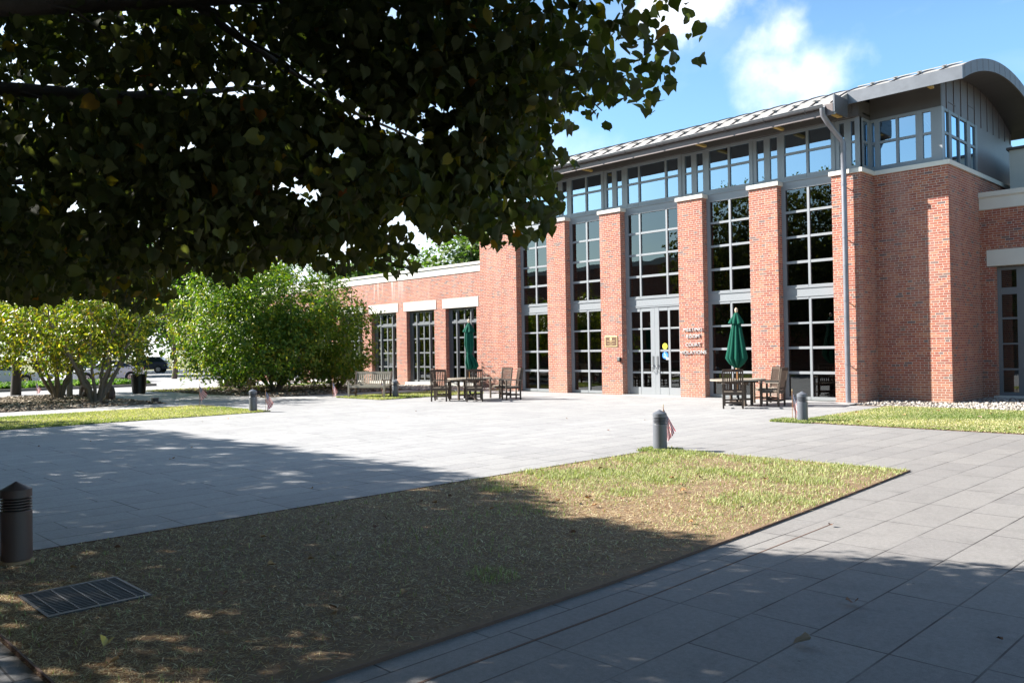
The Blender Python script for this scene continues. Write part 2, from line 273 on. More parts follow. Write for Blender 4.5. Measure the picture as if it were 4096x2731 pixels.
# ------------------------------------------------------------ mesh helpers
class MB:
    def __init__(s): s.v = []; s.f = []; s.sm = []
    def add(s, vs, fs, smooth=False):
        o = len(s.v); s.v += [tuple(p) for p in vs]; s.f += [tuple(i+o for i in f) for f in fs]; s.sm += [smooth]*len(fs); return s
    def box(s, x0, x1, y0, y1, z0, z1):
        if x0 > x1: x0, x1 = x1, x0
        if y0 > y1: y0, y1 = y1, y0
        if z0 > z1: z0, z1 = z1, z0
        return s.add([(x0, y0, z0), (x1, y0, z0), (x1, y1, z0), (x0, y1, z0), (x0, y0, z1), (x1, y0, z1), (x1, y1, z1), (x0, y1, z1)],
                     [(0, 3, 2, 1), (4, 5, 6, 7), (0, 1, 5, 4), (1, 2, 6, 5), (2, 3, 7, 6), (3, 0, 4, 7)])
    def obox(s, c, size, m3):   # oriented box about centre c
        hx, hy, hz = [a/2 for a in size]
        vs = [Vector(c)+m3 @ Vector((x, y, z)) for z in (-hz, hz) for x, y in ((-hx, -hy), (hx, -hy), (hx, hy), (-hx, hy))]
        return s.add(vs, [(0, 3, 2, 1), (4, 5, 6, 7), (0, 1, 5, 4), (1, 2, 6, 5), (2, 3, 7, 6), (3, 0, 4, 7)])
    def beam(s, a, b, w, h, up=(0, 0, 1)):
        a = Vector(a); b = Vector(b); d = (b-a); ln = d.length; d.normalize(); x = d.cross(Vector(up))
        if x.length < 1e-4: x = Vector((1, 0, 0))
        x.normalize(); z = x.cross(d); m = Matrix((x, d, z)).transposed()
        return s.obox((a+b)/2, (w, ln, h), m)
    def tube(s, pts, rad, n=8, caps=True):
        pts = [Vector(p) for p in pts]
        if isinstance(rad, (int, float)): rad = [rad]*len(pts)
        vs = []; fs = []
        pd = None
        for i, p in enumerate(pts):
            d = (pts[min(i+1, len(pts)-1)]-pts[max(i-1, 0)]).normalized()
            if pd is None:
                x = d.cross(Vector((0, 0, 1)))
                if x.length < .05: x = d.cross(Vector((1, 0, 0)))
            else: x = pd-d*pd.dot(d)
            x.normalize(); pd = x; y = d.cross(x)
            for k in range(n):
                a = 2*PI*k/n; vs.append(p+(x*math.cos(a)+y*math.sin(a))*rad[i])
        for i in range(len(pts)-1):
            for k in range(n):
                a = i*n+k; b = i*n+(k+1) % n; fs.append((a, b, b+n, a+n))
        s.add(vs, fs, True)
        if caps: s.add([vs[k] for k in range(n)], [tuple(range(n))[::-1]]); s.add([vs[-n+k] for k in range(n)], [tuple(range(n))])
        return s
    def lathe(s, prof, n=24, c=(0, 0, 0), smooth=True):
        vs = []; fs = []
        for r, z in prof:
            for k in range(n):
                a = 2*PI*k/n; vs.append((c[0]+r*math.cos(a), c[1]+r*math.sin(a), c[2]+z))
        for i in range(len(prof)-1):
            for k in range(n):
                a = i*n+k; b = i*n+(k+1) % n; fs.append((a, b, b+n, a+n))
        s.add(vs, fs, smooth); s.add([vs[k] for k in range(n)], [tuple(range(n))[::-1]]); s.add([vs[-n+k] for k in range(n)], [tuple(range(n))]); return s
    def build(s, name, m, parent=None, loc=(0, 0, 0), bevel=0):
        me = bpy.data.meshes.new(name); me.from_pydata(s.v, [], s.f); me.polygons.foreach_set('use_smooth', s.sm); me.update()
        me.materials.append(M[m] if isinstance(m, str) else m)
        o = bpy.data.objects.new(name, me); COL.objects.link(o); o.location = loc
        if bevel:
            bm = o.modifiers.new('bevel', 'BEVEL'); bm.width = bevel; bm.segments = 2; bm.limit_method = 'ANGLE'; bm.angle_limit = R_(50)
        if parent: o.parent = parent
        return o
def tag(o, label=None, cat=None, group=None, kind=None):
    if label: o['label'] = label
    if cat: o['category'] = cat
    if group: o['group'] = group
    if kind: o['kind'] = kind
    return o
def thing(name, label, cat, loc=(0, 0, 0), rz=0, group=None):
    o = bpy.data.objects.new(name, None); COL.objects.link(o); o.location = loc; o.rotation_euler = (0, 0, rz); o.empty_display_size = .2
    return tag(o, label, cat, group)
def copy_tree(o, parent=None):
    c = o.copy(); COL.objects.link(c)
    if parent: c.parent = parent
    for ch in list(o.children): copy_tree(ch, c)
    return c
def place(o, loc, rz, label, first, group=None):
    c = o if first else copy_tree(o)
    c.location = loc; c.rotation_euler = (0, 0, rz); tag(c, label, None, group); return c
def sheet(name, pts, z, m, label=None, kind='structure', cat=None):
    me = bpy.data.meshes.new(name); me.from_pydata([(x, y, z) for x, y in pts], [], [tuple(range(len(pts)))]); me.materials.append(M[m])
    o = bpy.data.objects.new(name, me); COL.objects.link(o); tag(o, label, cat, kind=kind); return o
def rect(x0, x1, y0, y1): return [(x0, y0), (x1, y0), (x1, y1), (x0, y1)]
def text_obj(name, s, size, m, parent, loc, rot, extr=.005, align='CENTER', scale=(1, 1, 1)):
    cu = bpy.data.curves.new(name, 'FONT'); cu.body = s; cu.size = size; cu.extrude = extr; cu.align_x = align; cu.resolution_u = 3
    t = bpy.data.objects.new('tmp', cu); COL.objects.link(t)
    me = bpy.data.meshes.new_from_object(t.evaluated_get(bpy.context.evaluated_depsgraph_get())); bpy.data.objects.remove(t)
    me.materials.clear(); me.materials.append(M[m]); o = bpy.data.objects.new(name, me); COL.objects.link(o)
    o.location = loc; o.rotation_euler = rot; o.scale = scale; o.parent = parent; return o
def np_mesh(name, verts, faces, vals, m, parent=None, kind=None, smooth=False):
    """verts (N,k,3); faces list of index tuples of equal or mixed length into k; vals (N,) -> face attribute v"""
    n, k, _ = verts.shape
    me = bpy.data.meshes.new(name); me.vertices.add(n*k); me.vertices.foreach_set('co', verts.reshape(-1).astype(np.float32))
    base = (np.arange(n)*k)[:, None]; flat = np.concatenate([np.array(f) for f in faces]); lens = np.array([len(f) for f in faces])
    loops = (base+flat[None, :]).reshape(-1); me.loops.add(len(loops)); me.loops.foreach_set('vertex_index', loops.astype(np.int32))
    ln = np.tile(lens, n); starts = np.concatenate([[0], np.cumsum(ln)[:-1]]); me.polygons.add(len(ln))
    me.polygons.foreach_set('loop_start', starts.astype(np.int32)); me.polygons.foreach_set('loop_total', ln.astype(np.int32))
    if smooth: me.polygons.foreach_set('use_smooth', np.ones(len(ln), bool))
    a = me.attributes.new('v', 'FLOAT', 'FACE'); a.data.foreach_set('value', np.repeat(vals, len(faces)).astype(np.float32))
    me.update(calc_edges=True); me.validate(); me.materials.append(M[m]); o = bpy.data.objects.new(name, me); COL.objects.link(o)
    if parent: o.parent = parent
    if kind: o['kind'] = kind
    return o
def rotations(nrm, tip, rng):
    """frames: z = nrm, y = tip made perpendicular"""
    z = nrm/np.linalg.norm(nrm, axis=1, keepdims=True); y = tip-(tip*z).sum(1, keepdims=True)*z; y /= np.linalg.norm(y, axis=1, keepdims=True)+1e-9
    x = np.cross(y, z); return np.stack([x, y, z], axis=2)
LINDEN = np.array([(0, -.38, 0), (.25, -.50, .06), (.45, -.33, .15), (.50, -.04, .19), (.38, .21, .12), (.21, .36, .02), (0, .64, -.16), (-.17, .40, 0), (-.42, .18, .10), (-.47, -.10, .14), (-.46, -.32, .12), (-.22, -.48, .04)])
LINDEN_F = [(0, 1, 2, 3, 4, 5, 6), (0, 6, 7, 8, 9, 10, 11)]
OVAL = np.array([(0, -.5, 0), (.22, -.12, .07), (.2, .2, .06), (0, .55, -.06), (-.2, .2, .06), (-.22, -.12, .07)])
OVAL_F = [(0, 1, 2, 3), (0, 3, 4, 5)]
QUAD = np.array([(0, -.5, 0), (.34, 0, .08), (0, .5, 0), (-.34, 0, .08)]); QUAD_F = [(0, 1, 2, 3)]
def leaves(name, pos, size, nrm, tip, vals, m, parent, tmpl=OVAL, faces=OVAL_F, rng=None):
    R = rotations(nrm, tip, rng); v = np.einsum('nij,kj->nki', R, tmpl)*size[:, None, None]+pos[:, None, :]
    return np_mesh(name, v, faces, vals, m, parent)
def noise3(p, f, seed=0):
    r = np.random.RandomState(seed); o = np.zeros(len(p))
    for i in range(5):
        k = r.normal(size=3)*f; o += np.sin(p@k+r.uniform(0, 6.28))
    return o/2.2

# ------------------------------------------------------------ ground and paving
sheet('ground', rect(-900, 900, -900, 900), 0, 'lawn_soil')
sheet('plaza_paving', rect(-28.75, 20, -12, 23.6), .012, 'plaza')
sheet('walk', [(-40.5, 11.7), (-28.75, 11.7), (-28.75, 15.2), (-30, 15.5), (-35, 15.1), (-40.5, 15.6)], .014, 'concrete')
sheet('side_walk', rect(-28.75, -26.5, -5, 24.5), .018, 'concrete')
sheet('road', rect(-47, -40.2, -200, 200), .006, 'asphalt')
sheet('parking_lot', rect(-100, -54, -200, 200), .008, 'asphalt')
sheet('road_crossing', rect(-54, -47, 18.2, 200), .007, 'asphalt')
# lawns and beds: raised a little
def bed(name, x0, x1, y0, y1, h, m): 
    o = MB().box(x0, x1, y0, y1, -.05, h).build(name, m); return tag(o, kind='structure')
def lawn_edge(y): return -3.64-.36*max(0, (y-4.5)/6.6)**1.3 if isinstance(y, float) else -3.64-.36*np.clip((y-4.5)/6.6, 0, 2)**1.3
EY = [1.25, 4.5, 6.5, 8.0, 9.6, 11.1]
vs_ = [(-7.8, 1.25), (-3.64, 1.25)]+[(float(lawn_edge(y)), y) for y in EY[1:]]+[(-7.8, 11.1)]
lb_ = MB(); n_ = len(vs_); lb_.add([(x, y, .0) for x, y in vs_]+[(x, y, .028) for x, y in vs_], [tuple(range(n_, 2*n_))]+[(i, (i+1) % n_, n_+(i+1) % n_, n_+i) for i in range(n_)]); lb_.build('lawn_soil_ground', 'soil')['kind'] = 'structure'
bed('right_lawn_ground', -8.45, -4.0, 16.75, 22.2, .028, 'lawn_soil')
bed('left_lawn_ground', -26.35, -21.75, 3.2, 11.65, .028, 'lawn_soil')
bed('bench_lawn_ground', -26.4, -23.6, 16.85, 21.6, .028, 'lawn_soil')
bed('mulch_bed', -40.2, -28.8, 2.0, 11.6, .03, 'mulch')
bed('back_bed', -40.2, -28.8, 15.5, 24.7, .03, 'mulch')
bed('wing_bed', -28.8, -25.5, 21.9, 24.7, .035, 'mulch')
bed('right_bed', -9.55, 6, 22.25, 27.2, .035, 'mulch')
sheet('verge', rect(-40.2, -37.9, 15.0, 60), .034, 'lawn_soil')
bed('drain_bed', -24.1, -22.6, 22.6, 24.4, .03, 'mulch') if False else None
mb = MB(); mb.box(-54, -46.8, -60, 18.2, 0, .14); mb.build('kerb_island', 'kerb', None)['kind'] = 'structure'
sheet('island_soil', rect(-53.85, -46.95, -59.9, 18.05), .146, 'lawn_soil')
# steel edging and strips
e = MB()
for y_a, y_b in zip(EY[:-1], EY[1:]): e.beam((lawn_edge(y_a)+.005, y_a-.01, .016), (lawn_edge(y_b)+.005, y_b+.01, .015), .009, .032)
e.box(-7.812, -7.8, 1.25, 11.1, 0, .036); e.box(-7.8, -3.66, 1.238, 1.25, 0, .044); e.box(-7.8, -4.0, 11.1, 11.11, 0, .024)
tag(e.build('lawn_edging', 'rust'), 'thin rusty steel strip edging the large dry front lawn', 'edging')
e = MB(); e.beam((-3.262, -3, .009), (-3.262, 4.0, .009), .016, .012); e.beam((-3.262, 4.0, .009), (-3.36, 7.4, .009), .012, .010)
tag(e.build('joint_strip', 'rust'), 'long dark brown strip set into the path beside the dry front lawn', 'strip')
e = MB(); e.box(-4.0, -3.985, 16.75, 21.75, 0, .045); e.box(-8.45, -4, 16.735, 16.75, 0, .034)
tag(e.build('lawn_edging', 'rust'), 'rusty steel edging of the small green lawn by the brick corner', 'edging')

# grass
def blades(name, x0, x1, y0, y1, n, m, h, w, seed, lie, dist_bias=0, vfun=None, label=None, z0=.026):
    r = np.random.RandomState(seed)
    u = r.rand(n)**(1+dist_bias); y = y0+(y1-y0)*u; x = r.uniform(x0, x1, n)
    p = np.stack([x, y, np.full(n, z0)], 1); v = r.rand(n)
    if vfun is not None: v, keep = vfun(p, v, r); p = p[keep]; v = v[keep]
    n = len(p); a = r.uniform(0, 2*PI, n); l = lie(p, v, r); hh = h*(.5+r.rand(n))
    d = np.stack([np.cos(a)*np.sin(l), np.sin(a)*np.sin(l), np.cos(l)], 1); s = np.stack([-np.sin(a), np.cos(a), 0*a], 1)*(w*(.6+.8*r.rand(n))*(1+np.clip(np.hypot(p[:, 0], p[:, 1])-5, 0, 9)*.14))[:, None]
    tipv = p+d*hh[:, None]; bend = np.stack([np.cos(a), np.sin(a), 0*a], 1)*(hh*.25)[:, None]
    mid = p+d*(hh*.55)[:, None]; tipv = tipv+bend; tipv[:, 2] = np.maximum(tipv[:, 2]-hh*.1, .03)
    V = np.stack([p-s, p+s, mid+s*.7, tipv, mid-s*.7], 1)
    return tag(np_mesh(name, V, [(0, 1, 2, 4), (4, 2, 3)], v, m, None, 'stuff'), label, 'grass')
def f_lawn(p, v, r):
    nn = noise3(p*[1, 1, 0], 1.3, 3)+.5*noise3(p*[1, 1, 0], 4, 4)
    green = np.clip((p[:, 1]-5.2)/4, 0, 1)*.44+.13*nn*np.clip((p[:, 1]-3)/4, .0, 1)
    isg = r.rand(len(p)) < np.clip(green, .012, .9)
    v2 = np.where(isg, .76+.24*r.rand(len(p)), .74*r.rand(len(p)))
    grate_ = (np.abs(p[:, 0]+6.07) < .36) & (np.abs(p[:, 1]-1.86) < .34)
    bare = noise3(p*[1, 1, 0], 1.9, 9)
    edge = np.clip((p[:, 0]-lawn_edge(p[:, 1])+.6)/.6, 0, 1)*np.clip((9-p[:, 1])/3, 0, 1)
    keep = ~grate_ & (p[:, 0] < lawn_edge(p[:, 1])-.03+.05*r.rand(len(p))) & (r.rand(len(p)) > np.clip(.18+.5*np.clip(bare-.35, 0, 1)+.75*edge, 0, .96))
    return v2, keep
blades('dry_grass', -7.8, -3.68, 1.27, 11.09, 260000, 'dry_grass', .042, .0024, 1, lambda p, v, r: np.where(v < .75, R_(66)+R_(30)*r.rand(len(p)), R_(65)*r.rand(len(p))), .75, f_lawn, 'dry straw coloured grass of the large front lawn, greener towards the bollard')
def f_tuft(p, v, r):
    k = noise3(p*[1, 1, 0], 3.2, 14)+noise3(p*[1, 1, 0], 1.1, 15)*.5
    return .8+.2*r.rand(len(p)), (p[:, 0] < lawn_edge(p[:, 1])-.02) & (k > 1.45-.35*np.clip((p[:, 1]-4)/5, 0, 1))
blades('grass_tuft', -7.8, -3.7, 1.6, 11.05, 60000, 'dry_grass', .055, .0022, 5, lambda p, v, r: R_(50)*r.rand(len(p)), .3, f_tuft, 'darker green tufts growing up through the dry front lawn')
up = lambda p, v, r: R_(60)*r.rand(len(p))
def f_green(p, v, r):
    k = noise3(p*[1, 1, 0], 1.2, 23)*.22; return np.clip(v*.7+k+.36, 0, 1), r.rand(len(p)) > .1
blades('grass', -8.5, -4.0, 16.72, 22.3, 78000, 'grass', .026, .0045, 2, up, 0, f_green, 'short bright green grass of the small lawn by the brick corner')
def f_dry(p, v, r):
    k = noise3(p*[1, 1, 0], 1.2, 27)*.25; return np.clip(v*.55+k+.5, 0, 1), r.rand(len(p)) > .15
blades('grass', -26.4, -21.72, 3.2, 11.68, 70000, 'grass', .032, .006, 3, up, 0, f_dry, 'yellow green grass of the lawn between the two left walks')
blades('grass', -26.45, -23.55, 16.8, 21.65, 30000, 'grass', .05, .006, 4, up, 0, f_green, 'narrow green grass strip under the slatted bench')
blades('grass', -40.2, -37.9, 15.0, 30, 12000, 'grass', .05, .01, 6, up, 0, f_dry, 'thin dry grass on the verge beside the trash can')
# tufts spilling over the bollard corners
blades('weed_patch', -8.02, -7.45, 10.65, 11.16, 2400, 'grass', .05, .004, 7, up, 0, None, 'green weeds growing over the lawn corner at the bollard nearest the doors', .015)
blades('weed_patch', -8.9, -8.0, 16.6, 17.3, 3500, 'grass', .055, .004, 8, up, 0, None, 'green weeds round the foot of the bollard on the small right lawn', .015)
blades('ground_cover', -53.6, -47.2, 0, 18.0, 22000, 'ground_cover', .2, .05, 9, up, 0, None, 'low green and white ground cover on the kerbed island by the cars', .15)
# stones
def stones(name, regs, n, s0, s1, m, seed, label, cat, squash=.55):
    r = np.random.RandomState(seed); ico = np.array([(0, 0, 1), (.89, 0, .45), (.28, .85, .45), (-.72, .53, .45), (-.72, -.53, .45), (.28, -.85, .45), (.72, .53, -.45), (-.28, .85, -.45), (-.89, 0, -.45), (-.28, -.85, -.45), (.72, -.53, -.45), (0, 0, -1)])
    F = [(0, 1, 2), (0, 2, 3), (0, 3, 4), (0, 4, 5), (0, 5, 1), (1, 6, 2), (2, 7, 3), (3, 8, 4), (4, 9, 5), (5, 10, 1), (2, 6, 7), (3, 7, 8), (4, 8, 9), (5, 9, 10), (1, 10, 6)]
    area = np.array([(b-a)*(d-c) for a, b, c, d in regs]); idx = r.choice(len(regs), n, p=area/area.sum()); q = np.array(regs)[idx]
    p = np.stack([q[:, 0]+(q[:, 1]-q[:, 0])*r.rand(n), q[:, 2]+(q[:, 3]-q[:, 2])*r.rand(n), .03+.015*r.rand(n)], 1)
    R = rotations(np.stack([r.normal(0, .25, n), r.normal(0, .25, n), np.ones(n)], 1), r.normal(size=(n, 3)), r)
    sc = (s0+(s1-s0)*r.rand(n)**2)[:, None]*np.stack([.7+.3*r.rand(n), np.ones(n), squash*(.7+.5*r.rand(n))], 1)
    V = np.einsum('nij,nkj->nki', R, ico[None]*sc[:, None, :]*(1+.12*r.normal(size=(n, 12, 1))))+p[:, None, :]
    return tag(np_mesh(name, V, F, r.rand(n), m, None, 'stuff', True), label, cat)
stones('river_stones', [(-9.5, -3.9, 22.3, 24.2), (-7.5, 4, 22.4, 27.0)], 5600, .025, .06, 'pebble', 31, 'pale river stones along the foot of the right brick corner', 'stones')
stones('river_stones', [(-28.7, -25.6, 22.0, 24.7), (-38, -28.8, 22.0, 24.7)], 3800, .04, .09, 'pebble', 32, 'pale river stones along the foot of the left brick wing', 'stones')
stones('mulch_chips', [(-40.1, -28.85, 2.2, 11.55)], 12000, .03, .10, 'chip', 33, 'bark chips and stones under the left pair of bushes', 'mulch', .35)
stones('mulch_chips', [(-40.1, -28.85, 15.5, 22.2)], 9000, .03, .10, 'chip', 34, 'bark chips under the big green bush', 'mulch', .35)

# ------------------------------------------------------------ main building
YF, YW = 23.45, 23.78
BASE = (-16.97, 28.0, 0)
OFF = tuple(-a for a in BASE)
B = thing('brick_hall', 'tall red brick hall with curved zinc roof and grey gridded windows', 'building', BASE)
def bp(mb, name, m, parent=B, **k): return mb.build(name, m, parent, OFF if parent in (B,) else (0, 0, 0), **k)
ZT = 6.55
XL, XR = -26.6, -7.59
piers = [(-24.35, -23.485), (-21.785, -20.835), (-19.135, -18.185), (-15.755, -14.805), (-13.105, -12.155), (-10.455, -9.6)]
bays = [(-23.485, -21.785), (-20.835, -19.135), (-18.185, -15.755), (-14.805, -13.105), (-12.155, -10.455)]
w = MB()
w.box(XL, -24.35, 24.33, 24.8, 0, ZT); w.box(XL, XL+.4, 24.802, 33, 0, ZT); w.box(XL, XR, 32.6, 33, 0, ZT)
w.box(-9.6, XR, 24.33, 24.75, 0, ZT); w.box(XR-.4, XR, 24.752, 32.59, 0, ZT)
bp(w, 'wall', 'brick')
cap = MB(); cap.box(-9.54, XR+.06, 24.27, 24.85, ZT, ZT+.125); cap.box(XR-.4, XR+.06, 24.852, 33, ZT, ZT+.125); bp(cap, 'stone_sill', 'stone')
cap = MB(); cap.box(XL-.06, -24.41, 24.27, 24.85, ZT, ZT+.125); cap.box(XL-.06, XL+.4, 24.852, 33, ZT, ZT+.125); bp(cap, 'stone_sill', 'stone')
for i, (a, b) in enumerate(piers):
    dpt = 24.7 if i in (0, 5) else 24.15
    p = bp(MB().box(a, b, YF, dpt, 0, ZT), 'brick_pier', 'brick')
    MB().box(a-.06, b+.06, YF-.06, dpt if i not in (0, 5) else 24.9, ZT, ZT+.125).build('stone_cap', 'stone', p, bevel=.006)
def grid_window(name, xs, zs, y, fw, fz, depth, m, gm, parent, x_edges, z_edges, rail=None):
    """frame with panes: xs list of (x0,x1) pane columns, zs list of (z0,z1) pane rows"""
    f = MB(); X0, X1 = x_edges; Z0, Z1 = z_edges; xs = sorted(xs); zs = sorted(zs)
    cuts = [X0]+[c for p in xs for c in p]+[X1]
    y0, y1 = y-depth/2, y+depth/2
    for i in range(0, len(cuts), 2):
        inner = 0 < i < len(cuts)-2; f.box(cuts[i], cuts[i+1], y0+(.012 if inner else 0), y1-(.012 if inner else 0), Z0, Z1)
    zc = [Z0]+[c for p in zs for c in p]+[Z1]
    for i in range(0, len(zc), 2):
        inner = 0 < i < len(zc)-2; q = .02 if inner else .006
        for x0, x1 in xs: f.box(x0, x1, y0+q, y1-q, zc[i], zc[i+1])
    o = f.build(name, m, parent, OFF if parent is B else (0, 0, 0)) if parent is not None else None
    g = MB()
    for x0, x1 in xs:
        for z0, z1 in zs: g.add([(x0-.004, y, z0-.004), (x1+.004, y, z0-.004), (x1+.004, y, z1+.004), (x0-.004, y, z1+.004)], [(0, 1, 2, 3)])
    g.build('pane', gm, o); return o
def low_rows(): return [(.12, .80), (.88, 1.555), (1.63, 2.31), (2.37, 3.06)]
UP = [(3.49, 4.15), (4.23, 4.92), (4.99, 5.69), (5.76, 6.42)]
CL = [(6.83, 7.48), (7.55, 8.12)]
def cols(a, b):
    c = (a+b)/2
    if b-a > 2: return [(a+.135, a+.135+.48), (c-.535, c+.535), (b-.135-.48, b-.135)]
    return [(a+.115, c-.035), (c+.035, b-.115)]
for i, (a, b) in enumerate(bays):
    cs = cols(a, b)
    if i != 2: grid_window('window', cs, low_rows(), YW, 0, 0, .12, 'frame', 'glass', B, (a, b), (.02, 3.13))
    grid_window('window', cs, UP, YW, 0, 0, .12, 'frame', 'glass', B, (a, b), (3.43, 6.50))
    s = MB(); s.box(a, b, YW-.05, YW+.05, 3.132, 3.428); s.box(a, b, YW-.075, YW-.05, 3.39, 3.425); s.box(a, b, YW-.07, YW-.05, 3.135, 3.16); bp(s, 'spandrel_panel', 'frame')
    s = MB(); s.box(a, b, YW-.055, YW+.05, 6.502, 6.70); s.box(a, b, YW-.085, YW-.055, 6.66, 6.698); bp(s, 'spandrel_panel', 'frame')
    # clerestory casements above the bay
    e0, e1 = a+.02, b-.02; c2 = [(cs[0][0]-.0, cs[0][1])]+cs[1:-1]+[(cs[-1][0], cs[-1][1])]
    grid_window('clerestory_window', c2, CL, YW, 0, 0, .12, 'frame', 'glass_high', B, (a+.0, b-.0), (6.702, 8.2))
for i, (a, b) in enumerate(piers):
    c = (a+b)/2; lo = 6.676; a2, b2 = a+.001, b-.001
    if i == 5: a2, b2, c = a+.001, b-.12, (a+b-.12)/2
    if i == 0: a2, b2, c = a+.12, b-.001, (a+.12+b)/2
    grid_window('clerestory_window', [(a2+.12, c-.10), (c+.10, b2-.12)], CL, YW+.02, 0, 0, .11, 'frame', 'glass_high', B, (a2, b2), (lo, 8.198))
# step returns, corner posts, right-hand clerestory
YB = 24.47
for sx, xx in ((1, -9.72), (-1, -24.23)):
    s = MB(); s.box(xx-.14 if sx > 0 else xx, xx if sx > 0 else xx+.14, YW-.06, YW+.10, 6.676, 8.2); s.box(xx-.02, xx+.02, YW+.10, YW+.16, 6.676, 8.198); s.box(xx-.02, xx+.02, YB-.2, YB-.06, 6.676, 8.198)
    s.box(xx-.019, xx+.019, YW+.16, YB-.2, 6.676, 6.83); s.box(xx-.019, xx+.019, YW+.16, YB-.2, 7.48, 7.55); s.box(xx-.019, xx+.019, YW+.16, YB-.2, 8.12, 8.198)
    o = bp(s, 'side_window', 'frame'); g = MB()
    for z0, z1 in CL: g.add([(xx, YW+.16, z0), (xx, YB-.2, z0), (xx, YB-.2, z1), (xx, YW+.16, z1)], [(0, 1, 2, 3)])
    g.build('pane', 'glass_high', o)
for mir in (False, True):
    f = (lambda x: -33.94-x) if mir else (lambda x: x)
    seg = [(-9.93, -9.72), (-9.50, -9.03), (-8.96, -8.48), (-8.27, -8.04)]
    seg = [(-9.62+.02, -9.45+.02), (-9.30, -8.93), (-8.86, -8.46), (-8.25, -8.03)] if False else [(-9.66, -9.58), (-9.44, -8.98), (-8.91, -8.44), (-8.25, -8.03)]
    cs = sorted([tuple(sorted((f(x0), f(x1)))) for x0, x1 in seg]); ed = tuple(sorted((f(-9.70), f(-7.86))))
    grid_window('clerestory_window', cs, CL, YB, 0, 0, .12, 'frame', 'glass_high', B, ed, (6.676, 8.2))
    xp = sorted((f(-7.86), f(-7.74))); bp(MB().box(xp[0], xp[1], YB-.07, YB+.1, 6.676, 8.2), 'corner_post', 'frame')
    # gable side windows in plane X
    X = f(-7.78); ys = [(24.66, 24.98), (25.20, 25.83), (25.91, 26.54), (26.86, 27.30)]
    s = MB(); y_c = [YB+.1]+[c for p in ys for c in p]+[27.5]
    for k in range(0, len(y_c), 2): s.box(X-.04, X+.04, y_c[k], y_c[k+1], 6.676, 8.198)
    zc = [6.676]+[c for p in CL for c in p]+[8.198]
    for k in range(0, 6, 2):
        for y0, y1 in ys: s.box(X-.034, X+.034, y0, y1, zc[k], zc[k+1])
    o = bp(s, 'side_window', 'frame_dark'); g = MB()
    for z0, z1 in CL:
        for y0, y1 in ys: g.add([(X, y0, z0), (X, y1, z0), (X, y1, z1), (X, y0, z1)], [(0, 1, 2, 3)])
    g.build('pane', 'glass_high', o)
# roof vault
YC, ZC, RO, RI = 27.4, -.31, 10.0, 9.72
def arcz(y, r): return ZC+math.sqrt(r*r-(y-YC)**2)
def vault(x0, x1, y0, y1, n=24):
    s = MB(); ys = [y0+(y1-y0)*i/n for i in range(n+1)]; k = 4*(n+1); vs = []
    for y in ys: vs += [(x0, y, arcz(y, RO)), (x1, y, arcz(y, RO)), (x1, y, arcz(y, RI)), (x0, y, arcz(y, RI))]
    fs = []
    for i in range(n):
        a = 4*i; b = a+4
        for q in range(4): fs.append((a+q, a+(q+1) % 4, b+(q+1) % 4, b+q))
    fs += [(3, 2, 1, 0), (k-4, k-3, k-2, k-1)]; s.add(vs, fs); return s
RX0, RX1 = -27.2, -6.9
RS0, RS1 = -24.07, -9.87
r1 = vault(RS0, RS1, 22.45, 32.2); r1.v += []; roof = bp(r1, 'roof', 'zinc_roof')
for a, b in ((RX0, RS0-.002), (RS1+.002, RX1)): vault(a, b, 23.35, 31.6).build('roof_end', 'zinc_roof', roof)
# standing seams (battens) with snow guards
x = RX1-.55
while x > RX0+.2:
    seams = MB(); guards = MB()
    y0 = 22.47 if RS0 < x < RS1 else 23.37; prev = None
    for i in range(17):
        y = y0+(31.0-y0)*i/16; p = Vector((x, y, arcz(y, RO)+.012))
        if prev is not None: seams.beam(prev, p, .028, .045)
        prev = p
    yg = y0+.42; zg = arcz(yg, RO)
    guards.obox((x, yg, zg+.06), (.11, .02, .07), Matrix.Rotation(.25, 3, 'X')); guards.obox((x, yg-.07, zg+.045), (.035, .16, .03), Matrix.Rotation(.3, 3, 'X'))
    seams.build('roof_seam', 'zinc', roof); guards.build('snow_guard', 'zinc_roof', roof)  # seams coloured darker than the panels to draw their shadow lines
    x -= .635
for y0, a, b in ((23.35, RX0, RS0), (22.45, RS0, RS1), (23.35, RS1, RX1)):
    yg = y0+.44; guards = MB(); guards.beam((a+.1, yg, arcz(yg, RO)+.07), (b-.1, yg, arcz(yg, RO)+.07), .02, .02); guards.build('snow_rail', 'zinc_roof', roof)
def under(x0, x1, y0, y1, n=20):
    s = MB(); vs = []
    for i in range(n+1):
        y = y0+(y1-y0)*i/n; vs += [(x0, y, arcz(y, RI)-.004), (x1, y, arcz(y, RI)-.004)]
    s.add(vs, [(2*i, 2*i+2, 2*i+3, 2*i+1) for i in range(n)]); return s
for a, b, y0, y1 in ((RX0+.03, RS0-.01, 23.36, 31.55), (RS0+.045, RS1-.045, 22.46, 32.1), (RS1+.01, RX1-.03, 23.36, 31.55)): under(a, b, y0, y1).build('soffit', 'soffit', roof)
